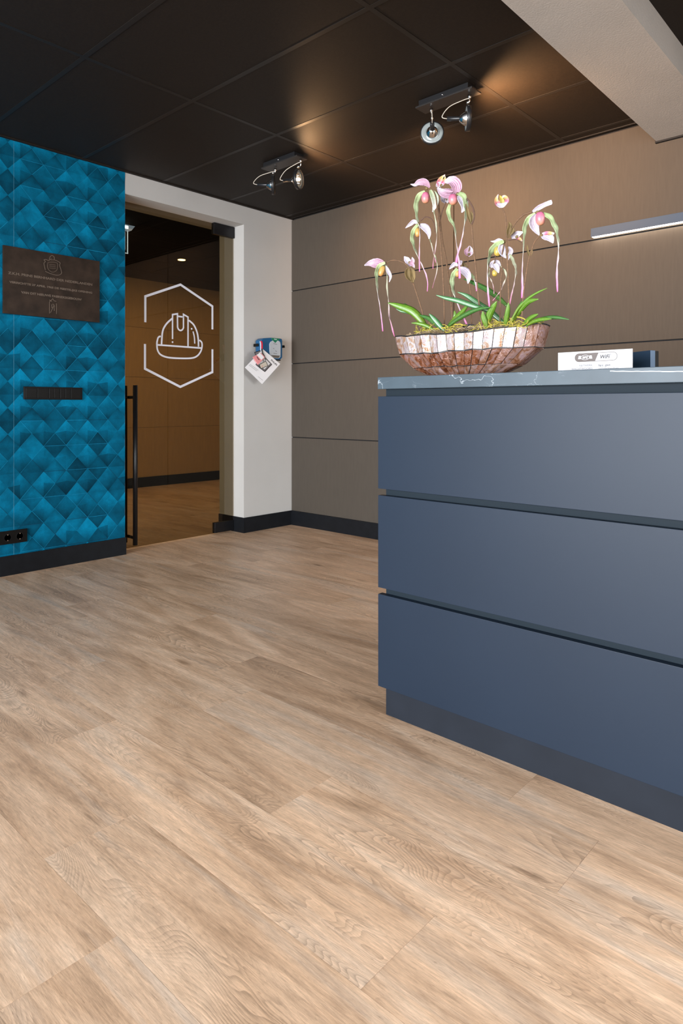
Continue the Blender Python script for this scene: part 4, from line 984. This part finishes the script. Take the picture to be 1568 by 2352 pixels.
# ------------------------------------------------------------------ orchids
PXM = 1 / 2129.0   # metres per zoomed pixel at the bowl
VIEW = Vector((sn * 1.0, -cs, 0)).normalized()
def ribbon_mesh(pts3, widths, m, name, parent, nrm=None, twist=0.0, wave=0.0, cup=0.0, roll=0.0, nv=4, thick=.0007, **p):
    pts3 = spline(pts3, 6); n = len(pts3); bm = bmesh.new(); uvl = bm.loops.layers.uv.new('UVMap'); rows = []
    tot = 0; acc = [0]
    for i in range(1, n): tot += (pts3[i] - pts3[i - 1]).length; acc.append(tot)
    for i, q in enumerate(pts3):
        u = acc[i] / max(tot, 1e-6); t = (pts3[min(i + 1, n - 1)] - pts3[max(i - 1, 0)]).normalized()
        base = (nrm or VIEW); s = t.cross(base); s = s.normalized() if s.length > 1e-4 else Vector((1, 0, 0)); nn = s.cross(t).normalized()
        ang = roll + twist * u * 2 * math.pi; s2 = s * math.cos(ang) + nn * math.sin(ang); n2 = nn * math.cos(ang) - s * math.sin(ang)
        f = u * (len(widths) - 1); k = min(int(f), len(widths) - 2); wd = (widths[k] + (widths[k + 1] - widths[k]) * (f - k)) * PXM
        row = []
        for j in range(nv + 1):
            v = j / nv * 2 - 1
            off = s2 * v * wd * .5 + n2 * (cup * wd * (v * v - .4) + wave * wd * math.sin(u * 40 + v * 2) * abs(v))
            row.append((bm.verts.new(q + off), u, (v + 1) / 2))
        rows.append(row)
    for i in range(n - 1):
        for j in range(nv):
            c4 = (rows[i][j], rows[i + 1][j], rows[i + 1][j + 1], rows[i][j + 1]); f = bm.faces.new([c[0] for c in c4])
            for lp, c in zip(f.loops, c4): lp[uvl].uv = (c[1], c[2])
    o = finish(bm, name, m, parent, smooth=True, **p)
    sm = o.modifiers.new('thickness', 'SOLIDIFY'); sm.thickness = thick; sm.offset = 0
    return o
def ellipsoid(name, c, rx, rz, ry, tilt, m, parent):
    bm = bmesh.new(); uvl = bm.loops.layers.uv.new('UVMap'); nu, nv = 16, 12; V_ = []
    right = Vector((cs, sn, 0)); fw = -VIEW
    for i in range(nv + 1):
        t = i / nv; ph = math.pi * t; row = []
        # egg: wider towards the bottom, open lip at the top
        wd = math.sin(ph) ** .8 * (1 + .12 * (t - .5)) if t > .12 else math.sin(math.pi * .12) ** .8 * (1.05)
        zz = math.cos(ph) if t > .12 else math.cos(math.pi * .12) - (.12 - t) * 1.5
        if t <= .12: wd *= .35 + t / .12 * .65
        for j in range(nu):
            a = 2 * math.pi * j / nu; lx, ly, lz = rx * wd * math.cos(a), ry * wd * math.sin(a), rz * zz
            X_, Z_ = lx * math.cos(tilt) + lz * math.sin(tilt), -lx * math.sin(tilt) + lz * math.cos(tilt)
            row.append((bm.verts.new(c + right * X_ + fw * ly + Vector((0, 0, Z_))), t, j / nu))
        V_.append(row)
    for i in range(nv):
        for j in range(nu):
            k = (j + 1) % nu; c4 = (V_[i][j], V_[i + 1][j], V_[i + 1][k], V_[i][k]); f = bm.faces.new([q[0] for q in c4])
            for lp, q in zip(f.loops, c4): lp[uvl].uv = (q[1], q[2])
    bmesh.ops.remove_doubles(bm, verts=bm.verts, dist=.00005); bmesh.ops.recalc_face_normals(bm, faces=bm.faces)
    return finish(bm, name, m, parent, smooth=True)

class Orchid:
    def __init__(s, label, Y, base):
        s.Y = Y; s.base = C1(*base, Y); s.root = empty('slipper_orchid', s.base, label=label, category='orchid', group='slipper orchids planted in the shell bowl'); s.o = s.base
    def P(s, x, y, dy=0.0): return C1(x, y, s.Y + dy) - s.o
    def stem(s, pts, r=.0026, dark=False, r2=None):
        P_ = spline([s.P(*p) for p in pts], 6); n = len(P_); r2 = r2 or r
        return tube('stem', P_, [r + (r2 - r) * i / (n - 1) for i in range(n)], M['stem_dark' if dark else 'stem'], s.root, n=8)
    def bract(s, pts, w): return ribbon_mesh([s.P(*p) for p in pts], [w * .3, w, w * .9, w * .1], M['bract'], 'bract', s.root, cup=.5)
    def flower(s, x, y, dy=0.0):
        c = s.P(x, y, dy); bm = bmesh.new(); bmesh.ops.create_uvsphere(bm, u_segments=10, v_segments=8, radius=.0055, matrix=Matrix.Translation(c)); s.f = finish(bm, 'flower', M['bract'], s.root, smooth=True); s.dy = dy; return s.f
    def petal(s, pts, w, m='petal_pink', roll=0.0, cup=.25, prof=None):
        w_ = [w * k for k in (prof or (.25, .8, 1, .85, .5, .08))]
        return ribbon_mesh([s.P(p[0], p[1], s.dy + (p[2] if len(p) > 2 else 0)) for p in pts], w_, M[m], 'petal', s.f, roll=roll, cup=cup, nv=6, wave=.03)
    def ribbon(s, pts, w, m='ribbon', twist=.4, prof=(.6, 1, .95, .8, .6, .45, .4, .42, .25)):
        return ribbon_mesh([s.P(p[0], p[1], s.dy + (p[2] if len(p) > 2 else 0)) for p in pts], [w * k for k in prof], M[m], 'ribbon_petal', s.f, twist=twist, wave=.10, cup=.2, nv=3)
    def pouch(s, x, y, w, h, m='pouch_pink', tilt=0.0, dy=-.006):
        return ellipsoid('pouch', s.P(x, y, s.dy + dy), w / 2 * PXM, h / 2 * PXM, w / 2 * PXM, tilt, M[m], s.f)
    def leaf(s, pts, w, m='leaf', roll=0.0, dy=(0, 0)):
        n = len(pts); P_ = [s.P(p[0], p[1], dy[0] + (dy[1] - dy[0]) * i / (n - 1)) for i, p in enumerate(pts)]
        return ribbon_mesh(P_[::-1], [w * k for k in (.55, .8, 1, 1, .9, .65, .1)], M[m], 'leaf', s.root, cup=-.22, roll=roll, nv=6, thick=.0009)

G = 'slipper orchids planted in the shell bowl'
# 1 short arching orchid at the left end
o = Orchid('short slipper orchid arching over the left end of the shell bowl', 1.925, (490, 1195))
o.stem([(488, 1195), (475, 1078), (440, 960), (402, 845)], .0024)
o.bract([(405, 840), (370, 800), (362, 760), (385, 728)], 50); o.bract([(400, 845), (398, 800), (395, 765), (378, 735)], 44)
o.stem([(385, 755), (355, 715), (310, 690), (255, 683), (208, 703)], .0030, False, .0022)
o.flower(196, 708)
o.petal([(205, 712), (150, 708), (100, 705), (52, 720, -.02)], 82, 'petal_pink', cup=.3)
o.pouch(178, 758, 48, 92, 'pouch_orange', tilt=.35)
o.ribbon([(202, 702, -.012), (160, 722, -.014), (138, 775), (140, 840), (147, 920), (160, 1000), (172, 1090), (184, 1195)], 34)
o.petal([(207, 722), (222, 760), (240, 800), (230, 842)], 30, 'petal_white')
o.ribbon([(208, 720), (214, 790), (214, 860), (222, 930), (228, 1010), (230, 1080), (245, 1150), (270, 1232)], 18, 'ribbon_pale', 1.6, (.8, .8, .8, .8, .6, .6, .9, .9, .4))
o.flower(378, 700, .01)
o.petal([(385, 725), (365, 690), (338, 655)], 48, 'petal_white', prof=(.5, 1, .9, .1)); o.petal([(380, 722), (400, 690), (395, 660)], 34, 'petal_pink', prof=(.5, 1, .8, .1)); o.petal([(380, 700), (400, 715), (413, 738)], 30, 'petal_pink', prof=(.5, 1, .8, .1))
o.leaf([(222, 990), (300, 1012), (390, 1045), (450, 1100), (500, 1175)], 60, 'leaf', dy=(-.05, .0))
o.leaf([(340, 993), (390, 1038), (440, 1085), (490, 1150)], 34, 'leaf_dark', dy=(.02, .0))
o.leaf([(280, 1033), (320, 1050), (380, 1062), (440, 1100)], 22, 'leaf_pale', dy=(-.02, .0))
o.leaf([(390, 1135), (440, 1138), (500, 1155), (560, 1188)], 28, 'leaf', dy=(-.07, -.03))
o.leaf([(445, 1078), (510, 1098), (560, 1135), (610, 1180)], 34, 'leaf_dark', dy=(-.02, -.02))
# 2 tall orchid with the two upper left flowers
o = Orchid('tall slipper orchid with two flowers hanging left of the central stems', 1.935, (628, 1195))
o.stem([(628, 1195), (626, 1000), (618, 820), (606, 640), (592, 480), (578, 340), (565, 230), (540, 175), (510, 168)], .0026, False, .0018)
o.flower(500, 165)
o.petal([(522, 158), (490, 122), (445, 122), (415, 140), (384, 135, -.01)], 52, 'petal_pink', roll=.35)
o.petal([(520, 150), (470, 138), (420, 140)], 34, 'petal_pink', roll=-.5)
o.pouch(492, 232, 62, 86, 'pouch_pink')
o.ribbon([(488, 188), (445, 215), (422, 280), (424, 350), (435, 410), (450, 460), (448, 560), (446, 660), (449, 765)], 40, prof=(.5, 1, 1, .85, .55, .35, .35, .35, .2))
o.petal([(525, 175), (555, 225), (560, 285), (542, 335)], 60, 'petal_green')
o.ribbon([(545, 300), (558, 370), (572, 450), (572, 530), (560, 620), (548, 690), (546, 745)], 16, 'ribbon_pale', 1.5)
o.ribbon([(556, 640), (575, 710), (572, 770), (558, 825), (541, 885)], 13, 'ribbon_pale', .8)
o.stem([(560, 480), (556, 425), (530, 382), (490, 372), (455, 400)], .0014, True, .0024)
o.flower(442, 420, .005)
o.petal([(440, 420), (410, 405), (380, 425), (346, 452)], 34, 'petal_white', roll=.4)
o.pouch(436, 482, 42, 72, 'pouch_orange', dy=.004)
o.petal([(450, 425), (490, 450), (515, 490), (517, 530)], 58, 'petal_white')
o.ribbon([(437, 425), (402, 475), (394, 535), (412, 600), (440, 665), (470, 730), (495, 790), (507, 850), (504, 908)], 34, prof=(.6, 1, 1, .8, .6, .6, .5, .3, .15))
o.ribbon([(518, 520, .01), (540, 590), (552, 640), (566, 700)], 14, 'ribbon_pale', 1.0)
o.leaf([(518, 1068), (555, 1105), (590, 1145), (630, 1190)], 38, 'leaf_pale', dy=(-.06, -.04))
# 3 bundle stem with bud
o = Orchid('tallest slipper orchid ending in a pink and yellow bud', 1.965, (686, 1190))
o.stem([(686, 1190), (678, 1000), (662, 850), (640, 680), (612, 540), (596, 400), (585, 280), (578, 160)], .0026, False, .0040)
o.stem([(598, 400), (612, 330), (640, 262)], .0018, True)
o.flower(605, 145)
o.petal([(590, 160), (595, 120), (608, 90), (633, 66)], 46, 'bud', prof=(.6, 1, .9, .4, .08)); o.petal([(600, 150), (622, 120), (632, 95), (630, 70)], 28, 'bud', prof=(.6, 1, .9, .4, .08))
o.petal([(575, 158), (590, 140), (618, 142)], 44, 'petal_white', prof=(.5, 1, .9, .3))
o.flower(640, 245, .03)
o.petal([(640, 270), (620, 245), (605, 215)], 44, 'petal_white', prof=(.5, 1, .8, .2)); o.petal([(642, 270), (650, 245), (652, 220)], 34, 'petal_white', prof=(.5, 1, .8, .2))
o.leaf([(805, 988), (770, 1040), (710, 1100), (645, 1170)], 34, 'leaf', dy=(-.05, -.02))
o.leaf([(700, 1045), (705, 1080), (690, 1120)], 24, 'leaf', dy=(-.02, -.02))
# 4 big top flower
o = Orchid('slipper orchid with the large pink striped flower at top centre', 1.935, (900, 1165))
o.stem([(900, 1165), (885, 1050), (873, 960), (856, 760), (838, 600), (823, 425)], .0027)
o.stem([(823, 425), (842, 375), (835, 310), (800, 250), (762, 215)], .0026, True, .0030)
o.bract([(822, 425), (802, 370), (790, 310), (778, 262)], 22); o.bract([(826, 420), (828, 370), (818, 330)], 26)
o.flower(722, 205)
o.petal([(710, 205), (712, 150), (680, 112), (630, 118)], 84, 'petal_pink', cup=.35, prof=(.4, .9, 1, .9, .6, .2))
o.petal([(705, 208), (650, 205), (605, 190), (578, 160, -.01)], 78, 'petal_pink', cup=.2, prof=(.35, .9, 1, .9, .6, .15))
o.petal([(690, 190, -.012), (650, 180, -.015), (612, 182, -.015)], 30, 'petal_pink', cup=-.3)
o.pouch(690, 245, 66, 80, 'pouch_pink', tilt=-.15)
o.petal([(728, 215), (760, 255), (768, 300), (752, 340)], 70, 'petal_white')
o.ribbon([(728, 198, -.01), (765, 225, -.012), (780, 300), (776, 390), (762, 480), (742, 570), (722, 640), (712, 700)], 44, prof=(.7, 1, .95, .7, .55, .5, .5, .45, .4))
o.ribbon([(668, 280), (654, 335), (672, 395), (700, 450), (710, 530), (722, 620), (732, 710), (738, 815)], 34, prof=(.6, 1, .95, .7, .5, .4, .5, .6, .5))
o.leaf([(568, 934), (640, 955), (730, 975), (850, 1015), (950, 1045)], 38, 'leaf_pale', dy=(-.08, -.03))
o.leaf([(1005, 978), (970, 1040), (945, 1100), (930, 1165)], 48, 'leaf', dy=(-.06, -.04))
o.leaf([(905, 1050), (910, 1090), (925, 1130), (935, 1170)], 38, 'leaf', dy=(-.07, -.05))
o.leaf([(960, 1020), (860, 1038), (760, 1085), (690, 1130), (640, 1172)], 32, 'leaf_dark', dy=(-.07, -.05))
# 5 short one behind
o = Orchid('short slipper orchid with a low lilac flower behind the central stems', 1.99, (825, 1150))
o.stem([(825, 1150), (818, 950), (808, 850), (800, 760), (795, 650)], .0020)
o.bract([(812, 800), (785, 760), (765, 710), (760, 690)], 40)
o.flower(805, 640)
o.petal([(797, 650), (785, 620), (795, 600), (808, 578)], 34, 'petal_pink', prof=(.5, 1, .9, .4, .08)); o.petal([(800, 650), (822, 625), (822, 600), (812, 580)], 30, 'petal_white', prof=(.5, 1, .9, .4, .08)); o.petal([(800, 655), (810, 640), (830, 622)], 26, 'petal_pink', prof=(.5, 1, .8, .1))
o.flower(728, 735, -.02)
o.petal([(725, 725), (700, 712), (662, 748)], 34, 'petal_white', roll=.3)
o.petal([(735, 735), (775, 765), (800, 805), (797, 852)], 62, 'petal_white')
o.petal([(735, 705), (748, 692), (745, 720)], 20, 'petal_white')
o.pouch(722, 775, 30, 60, 'pouch_orange', dy=.008)
o.ribbon([(724, 742), (690, 790), (680, 850), (690, 910), (712, 975), (738, 1040), (765, 1100), (797, 1165)], 40, prof=(.6, 1, 1, .9, .7, .55, .5, .5, .3))
o.ribbon([(812, 775, .03), (830, 805, .03), (850, 850, .03), (862, 905, .03)], 34, prof=(.4, 1, 1, .7, .4))
o.leaf([(768, 818), (840, 845), (930, 890), (1010, 945), (1080, 1010)], 40, 'leaf_dark', dy=(.02, .0))
o.leaf([(722, 912), (790, 938), (880, 1000), (970, 1060), (1055, 1135)], 44, 'leaf_pale', dy=(-.06, -.02))
# 6 right main stem
o = Orchid('slipper orchid with a straight stem, top bud and a large flower arching right', 1.93, (1095, 1160))
o.stem([(1095, 1160), (1092, 1000), (1087, 820), (1080, 640), (1075, 500), (1072, 400), (1060, 340), (1038, 308)], .0026, False, .0022)
o.flower(1036, 290)
o.petal([(1036, 300), (1012, 275), (1002, 245), (1016, 208)], 38, 'bud', prof=(.7, 1, .9, .5, .08)); o.petal([(1040, 285), (1042, 250), (1025, 215)], 34, 'pouch_yellow', prof=(.7, 1, .7, .1))
o.petal([(1005, 275, -.008), (1040, 290, -.012), (1078, 268, -.008)], 34, 'petal_white', prof=(.3, 1, .9, .3)); o.petal([(1062, 285), (1078, 250), (1062, 225), (1045, 228)], 28, 'bud', prof=(.5, 1, .9, .5))
o.bract([(1088, 520), (1090, 480), (1100, 440), (1092, 405)], 36); o.bract([(1095, 505), (1118, 470), (1110, 430)], 22)
o.stem([(1085, 515), (1115, 455), (1150, 400), (1200, 355), (1262, 334)], .0018, False, .0034)
o.flower(1298, 338, -.01)
o.petal([(1262, 334), (1310, 305), (1350, 285), (1385, 272), (1402, 268)], 32, 'petal_white', cup=.5, prof=(.35, .8, 1, .9, .9, 1.0))
o.pouch(1318, 382, 62, 90, 'pouch_pink', tilt=-.1)
o.petal([(1290, 350), (1268, 400), (1278, 450), (1312, 505)], 66, 'petal_white')
o.ribbon([(1285, 348), (1238, 380), (1205, 440), (1200, 510), (1196, 600), (1190, 690), (1186, 780), (1188, 870), (1190, 955)], 40, prof=(.5, 1, .8, .45, .35, .35, .4, .5, .5))
o.ribbon([(1338, 345), (1385, 375), (1420, 440), (1442, 530), (1448, 620), (1438, 720), (1436, 800), (1442, 912)], 46, prof=(.5, .9, 1, .8, .65, .5, .35, .35, .15))
o.flower(1150, 515, .02)
o.petal([(1110, 520), (1150, 498), (1192, 480)], 44, 'petal_white', prof=(.4, 1, .9, .2)); o.petal([(1120, 500), (1130, 480), (1135, 462)], 22, 'bud', prof=(.5, 1, .8, .2)); o.petal([(1130, 525), (1165, 530), (1188, 545)], 30, 'bud', prof=(.4, .9, .8, .2))
o.stem([(1090, 540), (1140, 532), (1180, 555), (1198, 600)], .0020, True, .0014)
o.leaf([(1090, 988), (1085, 1050), (1075, 1110), (1065, 1165)], 36, 'leaf', dy=(-.05, -.03))
o.leaf([(1305, 963), (1240, 978), (1190, 1020), (1145, 1080), (1095, 1150)], 40, 'leaf', dy=(-.06, -.02))
o.leaf([(1195, 968), (1155, 1040), (1110, 1130)], 22, 'leaf_dark', dy=(.02, .0))
# 7 right middle lower flowers
o = Orchid('slipper orchid with a yellow pouch hanging in front of the dark panel joint', 1.96, (1028, 1150))
o.stem([(1028, 1150), (1030, 960), (1036, 820), (1044, 740), (1042, 650), (1058, 560)], .0022)
o.flower(1060, 548)
o.petal([(1060, 548), (1020, 538), (990, 548), (960, 546)], 24, 'petal_white', roll=.3)
o.petal([(1050, 555), (1038, 600), (1050, 640), (1072, 668)], 56, 'petal_white')
o.petal([(1090, 585), (1108, 615), (1095, 650), (1088, 682)], 30, 'petal_white')
o.pouch(1010, 618, 50, 70, 'pouch_yellow', dy=.004)
o.ribbon([(1055, 548, -.01), (1000, 572), (960, 620), (942, 700), (936, 790), (938, 880), (945, 960), (952, 1020)], 44, prof=(.5, .9, 1, .8, .6, .5, .45, .4, .2))
o.ribbon([(1100, 640), (1122, 690), (1140, 745), (1138, 800), (1125, 870), (1110, 930), (1098, 1000)], 30, prof=(.4, .9, .9, .9, .8, .6, .5, .4, .2), m='ribbon_pale')
o.stem([(996, 640), (994, 670), (990, 702)], .0020, True)
o.flower(990, 708, .01)
o.petal([(960, 735), (975, 710), (1005, 702), (1028, 725)], 40, 'petal_white', prof=(.5, 1, 1, .4)); o.petal([(985, 705, -.006), (1005, 740, -.008), (1018, 775, -.006)], 50, 'petal_white', prof=(.6, 1, .7, .1))
o.pouch(990, 775, 38, 48, 'pouch_yellow', dy=.006)
o.ribbon([(955, 740), (948, 790), (968, 835), (982, 880), (985, 925)], 14, 'ribbon_pale', 2.0); o.ribbon([(1035, 725), (1062, 760), (1075, 800), (1050, 860), (1028, 910), (975, 975)], 16, 'ribbon_pale', 2.0)
# 8 right small
o = Orchid('slender slipper orchid with a small lilac bud at the right side', 1.90, (1185, 1170))
o.stem([(1185, 1170), (1190, 1000), (1208, 840), (1232, 690), (1250, 630), (1278, 550), (1318, 506)], .0022, False, .0018)
o.bract([(1240, 660), (1228, 620), (1224, 595), (1224, 565)], 14); o.bract([(1242, 655), (1252, 625), (1262, 600)], 18)
o.flower(1325, 503)
o.petal([(1325, 500), (1360, 510), (1390, 530), (1410, 560)], 62, 'petal_white', prof=(.3, .9, 1, .7, .1)); o.petal([(1330, 492), (1370, 488), (1418, 492)], 26, 'bud', prof=(.4, .9, .9, .5))
o.leaf([(1368, 884), (1300, 915), (1230, 960), (1160, 1030), (1105, 1130)], 18, 'leaf', dy=(-.03, -.01))
o.leaf([(1527, 1110), (1440, 1094), (1370, 1098), (1290, 1120), (1215, 1155)], 26, 'leaf_dark', dy=(-.03, -.02))
o.leaf([(1400, 1105), (1330, 1108), (1270, 1125), (1225, 1150)], 26, 'leaf', dy=(-.05, -.03))
o.leaf([(1303, 1070), (1260, 1092), (1225, 1120), (1190, 1155)], 30, 'leaf', dy=(-.04, -.02))
